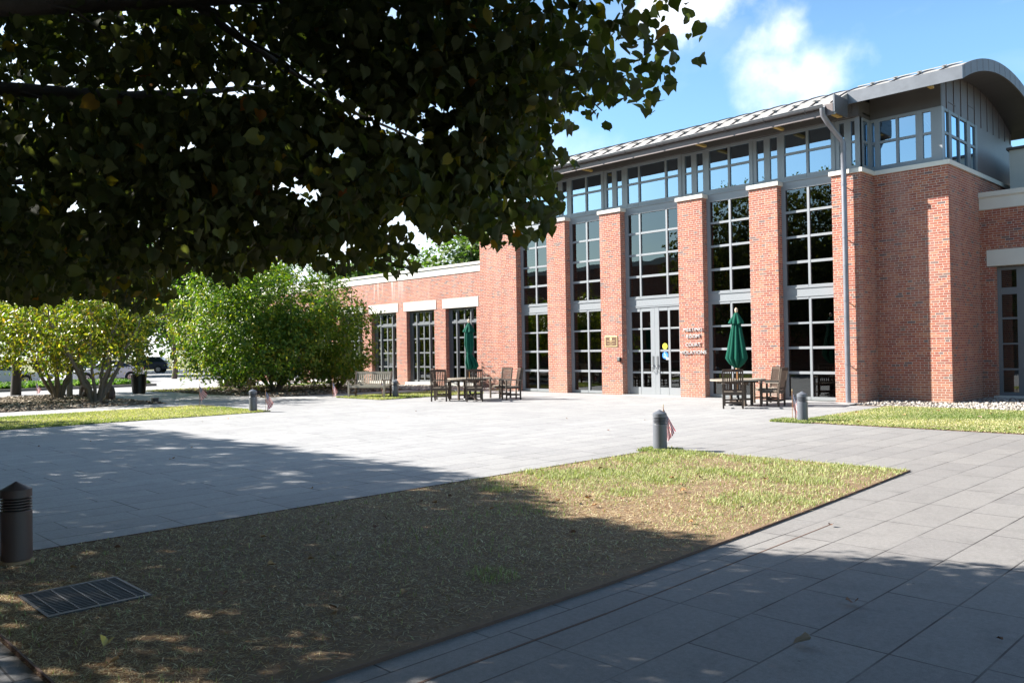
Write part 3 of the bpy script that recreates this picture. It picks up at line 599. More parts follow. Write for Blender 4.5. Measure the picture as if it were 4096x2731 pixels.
# rakes and fascias
def rake(x0, x1):
    s = MB(); n = 26; vs = []; fs = []
    for i in range(n+1):
        y = 23.33+(31.62-23.33)*i/n; zo = arcz(y, RO)+.02; zi = zo-.34
        vs += [(x0, y, zo), (x1, y, zo), (x1, y, zi), (x0, y, zi)]
    for i in range(n):
        a = 4*i; b = a+4
        for q in range(4): fs.append((a+q, a+(q+1) % 4, b+(q+1) % 4, b+q))
    fs += [(3, 2, 1, 0), (4*n, 4*n+1, 4*n+2, 4*n+3)]; s.add(vs, fs)
    for i in range(0, 16):
        y = 23.5+i*.52
        if y < 31.5: z = arcz(y, RO); s.box(x1-.002 if x1 > -10 else x0-.004, x1+.004 if x1 > -10 else x0+.002, y-.006, y+.006, z-.31, z+.015)
    return s
bp(rake(RX1-.02, RX1+.03), 'rake_fascia', 'zinc'); bp(rake(RX0-.03, RX0+.02), 'rake_fascia', 'zinc')
for q_ in ((RS1, RX1+.03, 23.30, 23.345, 8.50, arcz(23.35, RO)+.015), (RX0-.03, RS0, 23.30, 23.345, 8.50, arcz(23.35, RO)+.015), (RS1-.04, RS1+.005, 22.43, 23.298, 8.12, 8.62), (RS0-.005, RS0+.04, 22.43, 23.298, 8.12, 8.62)):
    bp(MB().box(*q_), 'fascia', 'gutter')
s = MB(); s.box(RS0+.04, RS1-.04, 22.42, 22.448, 8.06, arcz(22.45, RO)-.01); bp(s, 'fascia', 'zinc')
g = MB(); n = 10; vs = []; fs = []
for x in (RS0, RS1-.25):
    for i in range(n+1):
        a = PI+PI*i/n; vs.append((x, 22.33+.085*math.cos(a), 8.34+.085*math.sin(a)))
    for i in range(n+1):
        a = 2*PI-PI*i/n; vs.append((x, 22.33+.078*math.cos(a), 8.34+.078*math.sin(a)))
q = 2*(n+1)
for i in range(q): fs.append((i, (i+1) % q, q+(i+1) % q, q+i))
fs += [tuple(range(q)), tuple(range(q, 2*q))[::-1]]; g.add(vs, fs, False); g.tube([(RS0, 22.245, 8.345), (RS1-.25, 22.245, 8.345)], .014)
x = RS1-.8
while x > RS0: g.box(x-.02, x+.02, 22.235, 22.43, 8.345, 8.365); g.tube([(x, 22.25, 8.34), (x, 22.27, 8.26), (x, 22.36, 8.235), (x, 22.42, 8.26)], .014, 6); x -= 1.27
gut = bp(g, 'gutter', 'gutter')
d = MB(); d.tube([(-10.17, 22.33, 8.27), (-10.17, 22.36, 8.08), (-10.14, 22.62, 7.88), (-10.05, 23.15, 7.55), (-10.0, 23.24, 7.42), (-10.0, 23.25, 6.4), (-10.0, 23.25, .03)], [.075]*7, 14)
for z in (1.1, 2.9, 4.7, 6.2): d.lathe([(.084, 0), (.084, .05)], 14, (-10.0, 23.25, z)); d.box(-10.09, -10.07, 23.27, YF, z+.01, z+.03)
for z in (3.9, 7.2): d.lathe([(.081, 0), (.081, .06)], 14, (-10.0, 23.25, z))
bp(d, 'downspout', 'pipe')
# soffit, dark zinc band above the frames
s = MB(); s.box(RS0+.04, RS1-.04, 23.60, 23.72, 8.202, 8.66); s.box(RS1-.06, -9.70, 23.62, 24.5, 8.202, 8.70)
s.box(-9.698, -7.76, YB-.05, YB+.06, 8.202, 8.90); s.box(RX0+.8-.2, -24.24, YB-.05, YB+.06, 8.202, 8.90); bp(s, 'zinc_band', 'soffit')
s = MB()
for x in (-22.1, -19.4, -14.6, -11.9): bp(MB().box(x-.05, x+.05, 22.8, 23.4, 8.17, 8.24), 'eave_bracket', 'ochre')
bp(MB().box(-10.12, -9.98, 22.75, 23.2, 8.13, 8.2), 'eave_bracket', 'ochre'); bp(MB().box(-7.95, -7.85, 23.9, 24.2, 8.66, 8.72), 'eave_bracket', 'ochre')
# gable walls with standing seams
for mir in (False, True):
    f = (lambda x: -33.94-x) if mir else (lambda x: x)
    X = f(-7.79); s = MB(); n = 20; vs = []
    y0, y1 = YB+.08, 31.3
    for i in range(n+1):
        y = y0+(y1-y0)*i/n; zb = 8.202 if y < 27.5 else 6.676; vs += [(X, y, zb), (X, y, arcz(y, RI)-.002)]
    # exact step of the window head
    fs = [(2*i, 2*i+2, 2*i+3, 2*i+1) for i in range(n)]
    s.add(vs, fs); s.box(X-.03, X+.03, 27.5, y1, 6.676, 8.21)
    wgt = .012 if not mir else -.012
    for y in [24.95+.62*i for i in range(11)]:
        zb = 8.21 if y < 27.5 else 6.68; s.box(min(X, X+wgt*1.6), max(X, X+wgt*1.6), y-.008, y+.008, zb, arcz(y, RI)-.01)
    for y, z in ((25.4, 8.45), (27.2, 8.7), (28.2, 7.7), (28.8, 7.2), (29.5, 7.5), (29.9, 8.2)):
        s.box(min(X, X+wgt*1.2), max(X, X+wgt*1.2), y-.3, y+.3, z-.006, z+.006)
    bp(s, 'gable_wall', 'zinc')
# interior shell
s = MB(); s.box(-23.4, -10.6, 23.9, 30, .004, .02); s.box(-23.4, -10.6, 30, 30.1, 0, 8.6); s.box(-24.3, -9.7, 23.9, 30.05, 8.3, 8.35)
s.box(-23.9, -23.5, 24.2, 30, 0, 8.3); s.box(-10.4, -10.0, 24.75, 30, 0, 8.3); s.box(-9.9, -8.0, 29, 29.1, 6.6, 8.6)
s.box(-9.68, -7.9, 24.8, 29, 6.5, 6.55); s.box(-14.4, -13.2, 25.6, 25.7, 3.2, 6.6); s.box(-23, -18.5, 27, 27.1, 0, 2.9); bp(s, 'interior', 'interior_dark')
# roofline of interior: town seal on the inner wall seen through the glass
seal = MB(); seal.lathe([(.62, 0), (.62, .01)], 40); so_ = bp(seal, 'wall_seal', 'interior'); so_.location = (OFF[0]-13.15, OFF[1]+25.58, OFF[2]+5.0); so_.rotation_euler = (PI/2, 0, 0)
rg = MB()
for rr in (.60, .42):
    rg.tube([(rr*math.cos(a*PI/20), rr*math.sin(a*PI/20), .016) for a in range(41)], .008, 5)
rg.build('seal_ring', 'black', so_)
for i, ch in enumerate('TOWNSHIP'):
    a = PI-.35-i*.32; text_obj('seal_letter', ch, .14, 'black', so_, (.47*math.cos(a), .47*math.sin(a), .014), (0, 0, a-PI/2), .002)
for i, ch in enumerate('NEW JERSEY'):
    if ch != ' ': a = PI+.35+i*.27; text_obj('seal_letter', ch, .14, 'black', so_, (.55*math.cos(a), .55*math.sin(a), .014), (0, 0, a+PI/2), .002)
text_obj('seal_letter', '18', .16, 'black', so_, (-.2, -.3, .014), (0, 0, 0), .002)
# doors
DX0, DXM, DX1 = -18.185, -16.97, -15.755
s = MB(); s.box(DX0, DX0+.055, YW-.06, YW+.06, 0, 3.13); s.box(DX1-.055, DX1, YW-.06, YW+.06, 0, 3.13); s.box(DX0+.055, DX1-.055, YW-.06, YW+.06, 3.085, 3.13); bp(s, 'door_frame', 'frame')
for k in (0, 1):
    x0, x1 = (DX0+.058, DXM-.003) if k == 0 else (DXM+.003, DX1-.058)
    if k == 0: cs = [(x0+.15, x0+.53), (x0+.61, x0+.98)]
    else: cs = [(x1-.98, x1-.61), (x1-.53, x1-.15)]
    rows = [(.29, .77), (.84, 1.53), (1.60, 2.31), (2.37, 2.95)]
    o = grid_window('door', cs, rows, YW-.01, 0, 0, .06, 'frame', 'glass', B, (x0, x1), (.012, 3.082)); o['label'] = ('left' if k == 0 else 'right')+' grey glazed entrance door'
    hx = DXM-.09 if k == 0 else DXM+.09
    h = MB(); h.box(hx-.03, hx+.03, YW-.055, YW-.042, .92, 1.38); h.tube([(hx, YW-.05, 1.06), (hx, YW-.12, 1.06), (hx+.03, YW-.125, 1.0), (hx+.03, YW-.125, .88), (hx, YW-.12, .84), (hx, YW-.05, .86)], .011, 8); h.box(hx-.035, hx+.035, YW-.075, YW-.055, 1.05, 1.09); h.build('handle', 'steel', o)
    h = MB(); xh = x0 if k == 0 else x1
    for z in (.1, 1.55, 3.0): h.tube([(xh, YW-.055, z-.06), (xh, YW-.055, z+.06)], .016, 8)
    h.build('hinge', 'steel', o)
    MB().box(cs[0][0]-.002, cs[1][1]+.002, YW+.03, YW+.05, 1.16, 1.22).build('push_bar', 'steel', o)
    if k == 1:
        st = MB(); st.lathe([(.105, 0), (.105, .003)], 28); q = st.build('sticker', 'yellow_sticker', o, (-16.575, YW-.014, 1.715)); q.rotation_euler = (PI/2, 0, 0); q['label'] = 'round yellow CAUTION sticker'
        for tx, sz, z in (('AUTOMATIC', .030, .035), ('CAUTION', .038, -.012), ('DOOR', .030, -.058)):
            text_obj('sticker_text', tx, sz, 'black', q, (0, z, .0042), (0, 0, 0), .0004)
        lb = MB(); lb.box(-.103, .103, .018, .024, .003, .0042); lb.box(-.103, .103, -.026, -.020, .003, .0042); lb.build('sticker_lines', 'black', q)
        st = MB(); st.lathe([(.12, 0), (.12, .003)], 28); q = st.build('sticker', 'blue_sticker', o, (-16.57, YW-.014, 1.40)); q.rotation_euler = (PI/2, 0, 0); q['label'] = 'round blue wheelchair sticker'
        lb = MB(); lb.tube([(-.015+.03*math.cos(a), .025+.03*math.sin(a), .004) for a in [PI*(.55+i*.13) for i in range(11)]], .006, 5); lb.tube([(-.02, .085, .004), (-.018, .045, .004), (.018, .04, .004), (.03, .0, .004), (.045, .005, .004)], .007, 5); lb.lathe([(.012, .003), (.012, .005)], 10, (-.02, .095, 0))
        lb.box(-.07, .07, -.045, -.035, .003, .0042); lb.box(-.055, .055, -.065, -.057, .003, .0042); lb.build('sticker_mark', 'white', q)
        MB().box(-16.535, -16.40, YW-.02, YW-.016, 1.25, 1.325).build('notice', 'white', o)
# lettering, plaque, reader on the piers
def on_wall(name, label, cat, x, z): return thing(name, label, cat, (x, YF, z))
t = on_wall('wall_lettering', 'raised metal letters reading MEETING ROOM, COURT, VIOLATIONS on the brick pier right of the doors', 'lettering', -15.22, 1.5)
for tx, z, sx in (('MEETING', .70, 1.16), ('ROOM', .475, 1.12), ('COURT', .20, 1.1), ('VIOLATIONS', -.055, 1.16)):
    o = text_obj('word', tx, .155, 'letter', t, (0, -.034, z), (PI/2, 0, 0), .012, 'CENTER', (sx, 1, 1))
t = on_wall('wall_plaque', 'small bronze plaque with gold rim on the pier left of the doors', 'plaque', -18.67, 1.73)
MB().box(-.285, .285, -.025, 0, 0, .385).build('rim', 'brass', t, bevel=.004); MB().box(-.25, .25, -.029, -.0255, .035, .35).build('panel', 'plaque', t)
s = MB(); s.lathe([(.052, 0), (.052, .006)], 24); o = s.build('seal', 'brass', t, (0, -.029, .28)); o.rotation_euler = (PI/2, 0, 0)
for wd, hh, z in ((.36, .018, .205), (.11, .016, .165), (.34, .007, .12), (.31, .007, .098), (.09, .008, .075), (.19, .007, .045)):
    s = MB(); nn = max(3, int(wd/.035)); 
    for i in range(nn): s.box(-wd/2+wd*i/nn+.003, -wd/2+wd*(i+1)/nn-.004, -.032, -.0295, z, z+hh)
    s.build('text_line', 'brass', t)
t = on_wall('card_reader', 'small black entry reader box on the pier left of the doors', 'card reader', -18.30, 1.2)
MB().box(-.06, .06, -.09, -.004, 0, .15).build('housing', 'black', t, bevel=.01); MB().box(-.05, .05, -.095, -.0905, .03, .13).build('faceplate', 'steel', t)
# thresholds
MB().box(DX0, DX1, 23.4, 23.72, 0, .011+.012).build('threshold', 'stone', B, OFF)

# ------------------------------------------------------------ wings
def wing(name, label, base, wall_fn): 
    t = thing(name, label, 'building', base); return t
bw = (-36, 27, 0); LW = thing('brick_wing', 'low red brick wing with stone lintels left of the hall, stained white under its coping', 'building', bw); lo = tuple(-a for a in bw)
YL = 24.8; w = MB(); X0, X1 = -48.0, -26.602
ops = [(-29.54-2.98*i, -29.54-2.98*i+2.15) for i in range(6)]
w.box(X0, X1, YL, YL+.35, 4.10, 5.22)
prev = X1
for a, b in ops:
    w.box(b, prev, YL, YL+.35, 0, 3.66 if True else 4.1); prev = a
w.box(X0, prev, YL, YL+.35, 0, 3.66)
for a, b in ops: w.box(a, b, YL, YL+.35, 0, .08)
# brick between the lintels
prev = X1
for a, b in ops:
    l0, l1 = a-.2, b+.15
    w.box(min(l1, X1), prev, YL, YL+.35, 3.662, 4.098) if l1 < prev else None; prev = l0
w.box(X0, prev, YL, YL+.35, 3.662, 4.098); w.box(X0, X0+.3, YL+.352, 36, 0, 5.22)
w.build('wall', 'brick_wing', LW, lo)
s = MB(); s.box(X0-.05, X1, YL-.03, YL+.4, 5.222, 5.54); s.build('stone_band', 'stone', LW, lo); s = MB(); s.box(X0-.08, X1, YL-.08, YL+.5, 5.542, 5.66); s.build('coping', 'stone', LW, lo)
MB().box(X0, X1, YL+.5, 36, 5.3, 5.4).build('flat_roof', 'interior_dark', LW, lo)
for i, (a, b) in enumerate(ops):
    l0, l1 = a-.2, min(b+.15, X1); s = MB(); s.box(l0, l1, YL-.02, YL+.33, 3.664, 4.096); s.build('lintel', 'stone', LW, lo)
    s = MB(); s.box(a-.06, b+.06, YL-.10, YL+.3, .082, .20); s.build('sill', 'stone', LW, lo)
    c = (a+b)/2+.02; f = MB(); yy = YL+.25
    cs = [(c-.86, c-.58), (c-.41, c-.035), (c+.035, c+.41), (c+.58, c+.86)]; zs = [(.30, .90), (.97, 1.58), (1.65, 2.26), (2.33, 2.90), (3.12, 3.56)]
    o = grid_window('window', cs, zs, yy, 0, 0, .10, 'frame_dark', 'glass', LW, (a, b), (.20, 3.66)); o.location = lo
    p = MB()
    for xm in (c-.495, c+.495): p.box(xm-.035, xm+.035, yy-.09, yy-.052, .2, 3.5)
    p.box(a, b, yy-.08, yy-.052, 2.96, 3.06); p.build('mullion', 'frame_dark', o)
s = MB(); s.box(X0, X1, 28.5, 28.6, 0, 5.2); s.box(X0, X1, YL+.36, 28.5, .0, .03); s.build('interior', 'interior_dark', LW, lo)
for i in range(4):   # things on the inner window ledges
    a = ops[i][0]; s = MB(); s.box(a+.45, a+.9, YL+.7, YL+.9, .25, .62); s.box(a+1.2, a+1.75, YL+.65, YL+.8, .25, .5); s.build('ledge_box', 'white', LW, lo)
br = (-3, 30, 0); RW = thing('brick_wing', 'dark brick wing at the right edge with stone lintel over a grey glazed window', 'building', br); ro = tuple(-a for a in br)
YR = 27.0; w = MB(); w.box(XR+.002, -7.22, YR, YR+.35, 0, 3.87); w.box(XR+.002, 8, YR, YR+.35, 4.37, 5.56); w.box(XR+.002, -7.42, YR, YR+.35, 3.872, 4.368); w.box(-4.9, 8, YR, YR+.35, 0, 4.368)
w.build('wall', 'brick', RW, ro); s = MB(); s.box(-7.418, -4.902, YR-.02, YR+.33, 3.892, 4.366); s.build('lintel', 'stone', RW, ro)
s = MB(); s.box(XR+.002, 8, YR-.03, YR+.4, 5.562, 5.90); s.build('stone_band', 'stone', RW, ro); s = MB(); s.box(XR+.002, 8, YR-.09, YR+.5, 5.93, 6.07); s.box(XR+.002, 8, YR-.05, YR+.45, 5.902, 5.928); s.build('coping', 'stone', RW, ro)
MB().box(XR+.002, 8, YR+.5, 45, 5.7, 5.8).build('flat_roof', 'interior_dark', RW, ro)
o = grid_window('window', [(-7.12, -6.72), (-6.42, -6.02), (-5.92, -5.52), (-5.34, -5.0)], [(.2, .84), (.90, 1.59), (1.64, 2.33), (2.39, 3.06), (3.26, 3.77)], YR+.28, 0, 0, .10, 'frame_dark', 'glass', RW, (-7.22, -4.9), (.08, 3.87)); o.location = ro
MB().box(-7.3, -4.85, YR-.05, YR+.3, .0, .10).build('sill', 'stone', RW, ro); MB().box(-7.2, 8, 31, 31.1, 0, 5.6).build('interior', 'interior', RW, ro)
s = MB(); s.add([(-7.3, 29.1, 6.1), (-7.3, 45, 6.1), (-7.3, 45, 6.6), (-7.3, 29.1, 7.62), (5, 29.1, 6.1), (5, 45, 6.1), (5, 45, 6.6), (5, 29.1, 7.62)], [(0, 3, 2, 1), (0, 4, 7, 3), (3, 7, 6, 2), (1, 2, 6, 5), (4, 5, 6, 7)])
s.build('rear_block', 'stone', RW, ro)
s = MB(); s.add([(-7.36, 29.0, 7.63), (-7.36, 45, 6.61), (5, 45, 6.61), (5, 29.0, 7.63), (-7.36, 29.0, 7.70), (-7.36, 45, 6.68), (5, 45, 6.68), (5, 29.0, 7.70)], [(0, 3, 2, 1), (4, 5, 6, 7), (0, 1, 5, 4), (1, 2, 6, 5), (2, 3, 7, 6), (3, 0, 4, 7)]); s.build('rear_roof_edge', 'zinc', RW, ro)

# ------------------------------------------------------------ furniture
def make_chair():
    t = thing('garden_chair', 'chair', 'chair'); w, dp = .56, .52
    s = MB()                                        # seat: slats along x
    for i in range(7): y = -.21+i*.068; s.box(-.235, .235, y, y+.056, .425, .445)
    s.build('seat', 'teak_top', t); s = MB(); s.box(-.25, .25, -.235, -.212, .36, .424); s.box(-.25, .25, .24, .262, .36, .45); s.box(-.262, -.24, -.212, .24, .37, .424); s.box(.24, .262, -.212, .24, .37, .424); s.build('seat_frame', 'teak', t)
    b = MB()                                        # backrest at +y side, leaning
    def yz(z): return .245+(z-.44)*.16
    for i in range(8): x = -.20+i*.0571; b.beam((x, yz(.50), .50), (x, yz(.98), .98), .03, .012, (0, 1, 0))
    b.beam((-.225, yz(.49), .49), (.225, yz(.49), .49), .04, .05); b.beam((-.255, yz(1.0), 1.01), (0, yz(1.0)+.012, 1.02), .035, .075); b.beam((0, yz(1.0)+.012, 1.02), (.255, yz(1.0), 1.01), .035, .075); b.build('backrest', 'teak_red', t)
    for sx in (-1, 1):
        x = sx*.25
        l = MB(); l.beam((x, .245, 0), (x, .245, .44), .045, .045, (0, 1, 0)); l.beam((x, .245, .43), (x, yz(1.04), 1.04), .042, .045, (0, 1, 0)); l.build('leg', 'teak', t)
        l = MB(); l.beam((x, -.24, 0), (x, -.24, .64), .045, .045, (0, 1, 0)); l.build('leg', 'teak', t)
        a = MB(); a.box(x-.03, x+.03, -.29, .27, .64, .662); a.build('armrest', 'teak_top', t)
    s = MB(); s.box(-.012-.25, .012-.25, -.22, .23, .14, .18); s.box(-.012+.25, .012+.25, -.22, .23, .14, .18); s.box(-.24, .24, -.015, .015, .15, .175); s.box(-.23, .23, .23, .26, .14, .18); s.build('stretcher', 'teak', t)
    return t
ch = make_chair()
def face(dx, dy): return math.atan2(-dx, dy)+PI    # chair faces local -y; rotate so -y points to (dx,dy)
vw = (-.712, .702); rt = (.702, .712)
def cmb(r, f): return (rt[0]*r+vw[0]*f, rt[1]*r+vw[1]*f)
TL = (-20.95, 18.62); TR = (-12.05, 20.75)
def chair_at(tc, r, f, fr, ff, label, first=False, group=None):
    p = cmb(r, f); d_ = cmb(fr, ff); return place(ch, (tc[0]+p[0], tc[1]+p[1], .014), face(*d_), label, first, group)
chair_at(TL, -.95, -.55, .15, 1, 'slatted teak chair seen from behind, leftmost at the left table', True)
chair_at(TL, .20, -1.0, -.05, 1, 'slatted teak chair seen from behind in front of the left umbrella pole')
chair_at(TL, -.98, .62, 1, .25, 'slatted teak chair facing right, half hidden behind the leftmost chair of the left table')
chair_at(TL, 1.02, .70, -.75, -.65, 'slatted teak chair behind the right side of the left table, nearer the brick')
chair_at(TL, 1.40, -.30, -1, -.30, 'slatted teak chair facing left, rightmost and drawn away from the left table')
chair_at(TR, -.42, -1.05, .25, 1, 'slatted teak chair seen from behind, in front of the right table')
chair_at(TR, .80, -.55, -.75, .55, 'slatted teak armchair with its back to the bollard, right of the right table')
chair_at(TR, .98, .62, -1, -.12, 'slatted teak chair behind the right table against the brick pier')
def make_table():
    t = thing('garden_table', 'table', 'table'); R0 = .76
    top = MB()
    k = -.72
    while k < .73:
        h = math.sqrt(max(0, R0*R0-max(abs(k), abs(k+.062))**2))
        if h > .1: top.box(-h+.03, h-.03, k, k+.062, .705, .727)
        k += .072
    o = top.build('tabletop', 'teak_top', t)
    rim = MB(); n = 40; vs = []; fs = []
    for i in range(n):
        a = 2*PI*i/n
        for r, z in ((R0, .695), (R0+.0, .735), (R0-.07, .735), (R0-.07, .695)): vs.append((r*math.cos(a), r*math.sin(a), z))
    for i in range(n):
        j = (i+1) % n
        for q in range(4): fs.append((4*i+q, 4*j+q, 4*j+(q+1) % 4, 4*i+(q+1) % 4))
    rim.add(vs, fs); rim.build('table_rim', 'teak_top', o)
    for a in range(4):
        c, s_ = math.cos(a*PI/2+PI/4), math.sin(a*PI/2+PI/4); l = MB(); l.beam((c*.42, s_*.42, .0), (c*.42, s_*.42, .69), .065, .065, (c, s_, 0)); l.build('leg', 'teak', t)
    b = MB()
    for a in (PI/4, 3*PI/4): c, s_ = math.cos(a), math.sin(a); z = .66 if a < 1 else .62; b.beam((-c*.62, -s_*.62, z), (c*.62, s_*.62, z), .04, .07); b.beam((-c*.42, -s_*.42, z-.50), (c*.42, s_*.42, z-.50), .04, .05)
    b.build('apron', 'teak', t); return t
tb = make_table()
place(tb, (TL[0], TL[1], .014), .5, 'round slatted teak table with five chairs, under the left umbrella', True)
place(tb, (TR[0], TR[1], .014), .2, 'round slatted teak table with three chairs, right of the doors', False)
def umbrella(loc, label, shape):
    t = thing('patio_umbrella', label, 'umbrella', loc); p = MB(); p.tube([(0, 0, 0), (0, 0, 2.55)], .021, 12); p.build('pole', 'pole_wood', t)
    b = MB(); b.lathe([(.26, 0), (.26, .035), (.12, .06), (.05, .08), (.035, .30), (.034, .31)], 24); b.build('base', 'black', t)
    f = MB(); f.lathe([(.001, 2.74), (.03, 2.725), (.045, 2.68), (.04, 2.62), (.02, 2.60), (.035, 2.575), (.03, 2.55)][::-1], 16); f.build('finial', 'finial', t)
    def fold(prof, nf, seed, hem=0):
        s = MB(); n = nf*10; vs = []; fs = []; r_ = random.Random(seed); ph = [r_.uniform(.75, 1.25) for _ in range(nf)]
        for ri, (z, r, amp, ox, oy) in enumerate(prof):
            for i in range(n):
                a = 2*PI*i/n; k_ = int(a/(2*PI)*nf) % nf; u = (a/(2*PI)*nf) % 1; fo = (abs(math.sin(PI*u))**.6)*ph[k_]
                rr = r*(1-amp+amp*fo*1.1); zz = z-(hem*(1-fo) if ri == len(prof)-1 else 0)
                tw = .5*(2.6-z)*.15; vs.append((ox+rr*math.cos(a+tw), oy+rr*math.sin(a+tw), zz))
        for j in range(len(prof)-1):
            for i in range(n):
                a = j*n+i; b = j*n+(i+1) % n; fs.append((a, a+n, b+n, b))
        s.add(vs, fs, True); return s
    if shape == 0:    # loose cone
        o = fold([(2.57, .04, .1, 0, 0), (2.40, .11, .35, 0, 0), (2.2, .135, .45, 0, 0), (1.9, .19, .45, 0, 0), (1.6, .245, .5, 0, 0), (1.32, .30, .5, 0, 0), (1.16, .20, .55, 0, 0), (1.04, .06, .4, 0, 0)], 8, 3).build('canopy', 'green', t)
        s = MB(); s.lathe([(.05, 1.0), (.055, 1.04), (.03, 1.05)], 14); s.build('hub', 'pole_wood', t)
    else:             # tied and gathered, hanging to one side
        o = fold([(2.57, .04, .1, 0, 0), (2.42, .14, .3, 0, 0), (2.36, .13, .45, 0, 0), (2.1, .145, .45, 0, 0), (1.85, .15, .45, .0, 0), (1.62, .11, .4, 0, 0), (1.55, .085, .3, 0, 0), (1.45, .13, .5, .01, .01), (1.25, .20, .6, .05, .05), (1.12, .20, .65, .07, .07), (.98, .10, .5, .03, .03)], 7, 5).build('canopy', 'green', t)
        s = MB(); s.lathe([(.092, 1.54), (.098, 1.555), (.098, 1.585), (.092, 1.60)], 16); s.build('tie_strap', 'green', t)
    v = fold([(2.60, .045, .1, 0, 0), (2.50, .10, .3, 0, 0), (2.38, .17, .45, 0, 0), (2.30, .20, .55, 0, 0)], 6, 9, .06).build('vent_flap', 'green', o)
    return t
umbrella((TL[0], TL[1], .014), 'tied dark green umbrella with its hem hanging to the right, over the left table', 1)
umbrella((TR[0], TR[1], .014), 'closed dark green umbrella hanging as an open cone over the right table', 0)
# bench
def bench():
    t = thing('park_bench', 'silvery slatted wooden bench on the grass strip before the brick wing', 'bench'); s = MB(); Wd = 1.5
    for i in range(6): y = -.24+i*.08; s.box(-Wd/2+.03, Wd/2-.03, y, y+.065, .42-.02*math.sin(i/5*PI), .442-.02*math.sin(i/5*PI))
    s.box(-Wd/2, Wd/2, -.27, -.245, .36, .44); s.box(-Wd/2, Wd/2, .24, .262, .34, .41); s.build('seat', 'teak_grey', t)
    b = MB()
    def yz(z): return .255+(z-.42)*.22
    for i in range(17): x = -.66+i*.0825; b.beam((x, yz(.46), .46), (x, yz(.86), .86), .045, .014, (0, 1, 0))
    b.beam((-Wd/2+.03, yz(.46), .46), (Wd/2-.03, yz(.46), .46), .04, .05); b.beam((-Wd/2, yz(.89), .89), (Wd/2, yz(.89), .89), .04, .085); o = b.build('backrest', 'teak_grey', t)
    MB().box(-.06, .06, yz(.9)-.032, yz(.9)-.024, .868, .912).build('name_plate', 'steel', o)
    for sx in (-1, 1):
        x = sx*(Wd/2-.03); l = MB(); l.beam((x, .255, 0), (x, .255, .43), .06, .06, (0, 1, 0)); l.beam((x, .255, .42), (x, yz(.95), .95), .055, .06, (0, 1, 0)); l.build('leg', 'teak', t)
        l = MB(); l.beam((x, -.25, 0), (x, -.25, .62), .06, .06, (0, 1, 0)); l.build('leg', 'teak_grey', t); a = MB(); a.box(x-.04, x+.04, -.36, yz(.62)-.0, .62, .65); a.build('armrest', 'teak', t)
        r = MB(); r.box(x-.015, x+.015, -.22, .23, .13, .18); r.build('stretcher', 'teak', t)
    return t
b = bench(); b.location = (-25.15, 17.45, .028); b.rotation_euler = (0, 0, face(*cmb(-.33, -1)))
# bollards
def bollard(m):
    t = thing('bollard_light', 'bollard', 'bollard'); R0 = .112; nn = 56; b = MB(); b.lathe([(R0-.012, .03), (R0, .036), (R0, .418), (R0-.004, .424), (R0-.04, .425)], nn, smooth=False); b.build('post', m, t)
    for i in range(4): z = .4375+i*.0225; r = MB(); r.lathe([(R0-.04, z+.003), (R0, z), (R0, z+.009), (R0-.04, z+.013)], nn, smooth=False); r.build('louvre_ring', m, t)
    c = MB(); c.lathe([(R0-.042, .40), (R0-.042, .55)], 24); c.build('lamp_core', 'black', t)
    c = MB(); c.lathe([(R0-.04, .527), (R0, .5275), (R0, .588), (R0-.004, .592), (.004, .650)], nn, smooth=False); c.build('cap', m, t)
    f = MB(); f.lathe([(R0+.02, -.03), (R0+.015, .02), (R0-.01, .03)], 20); f.build('footing', 'footing', t); return t
b1 = bollard('bollard'); b2 = bollard('bollard_brown')
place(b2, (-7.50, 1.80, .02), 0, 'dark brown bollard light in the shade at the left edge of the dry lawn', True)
place(b1, (-7.75, 10.93, .02), 0, 'grey bollard light at the tip of the dry lawn, nearest the camera in the sun', True)
place(b1, (-8.32, 17.0, .02), 0, 'grey bollard light on the small right lawn beside the right table', False)
place(b1, (-22.15, 11.34, .02), 0, 'grey bollard light at the point of the yellow green left lawn', False)
place(b1, (-24.25, 17.94, .02), 0, 'grey bollard light just right of the slatted bench', False)
# flags
def make_flag(seed, h, fly, ang, spread):
    t = thing('hand_flag', 'flag', 'flag'); s = MB(); s.tube([(0, 0, 0), (0, 0, h)], .006, 6); s.build('stick', 'pole_wood', t)
    f = MB(); f.tube([(0, 0, h-.005), (0, 0, h+.02), (0, 0, h+.045)], [.006, .008, .001], 6); f.build('finial', 'brass', t)
    r = random.Random(seed); nu, nv = 18, 12; vs = []; uv = []; fs = []; p1, p2 = r.uniform(0, 6), r.uniform(0, 6)
    for i in range(nu+1):
        u = i/nu
        for j in range(nv+1):
            v = j/nv; z = h-.03-.28*(1-v)-u*fly*(.90-.18*(1-v)-.5*spread*v); q = u*(.04+(.15+.35*spread)*v)+.03*math.sin(PI*u)*(1-v)
            wob = .035*u*math.sin(7*v+p1+3*u)+.012*math.sin(9*u+p2)*u
            x = q*math.cos(ang)-wob*math.sin(ang); y = q*math.sin(ang)+wob*math.cos(ang); vs.append((x, y, max(z, .025))); uv.append((u, v))
    for i in range(nu):
        for j in range(nv): a = i*(nv+1)+j; fs.append((a, a+nv+1, a+nv+2, a+1))
    me = bpy.data.meshes.new('flag_cloth'); me.from_pydata(vs, [], fs); l = me.uv_layers.new(name='UVMap')
    for lp in me.loops: l.data[lp.index].uv = uv[lp.vertex_index]
    me.polygons.foreach_set('use_smooth', [True]*len(fs)); me.materials.append(M['flag']); o = bpy.data.objects.new('flag_cloth', me); COL.objects.link(o); o.parent = t; return t
RA = math.atan2(.712, .702)
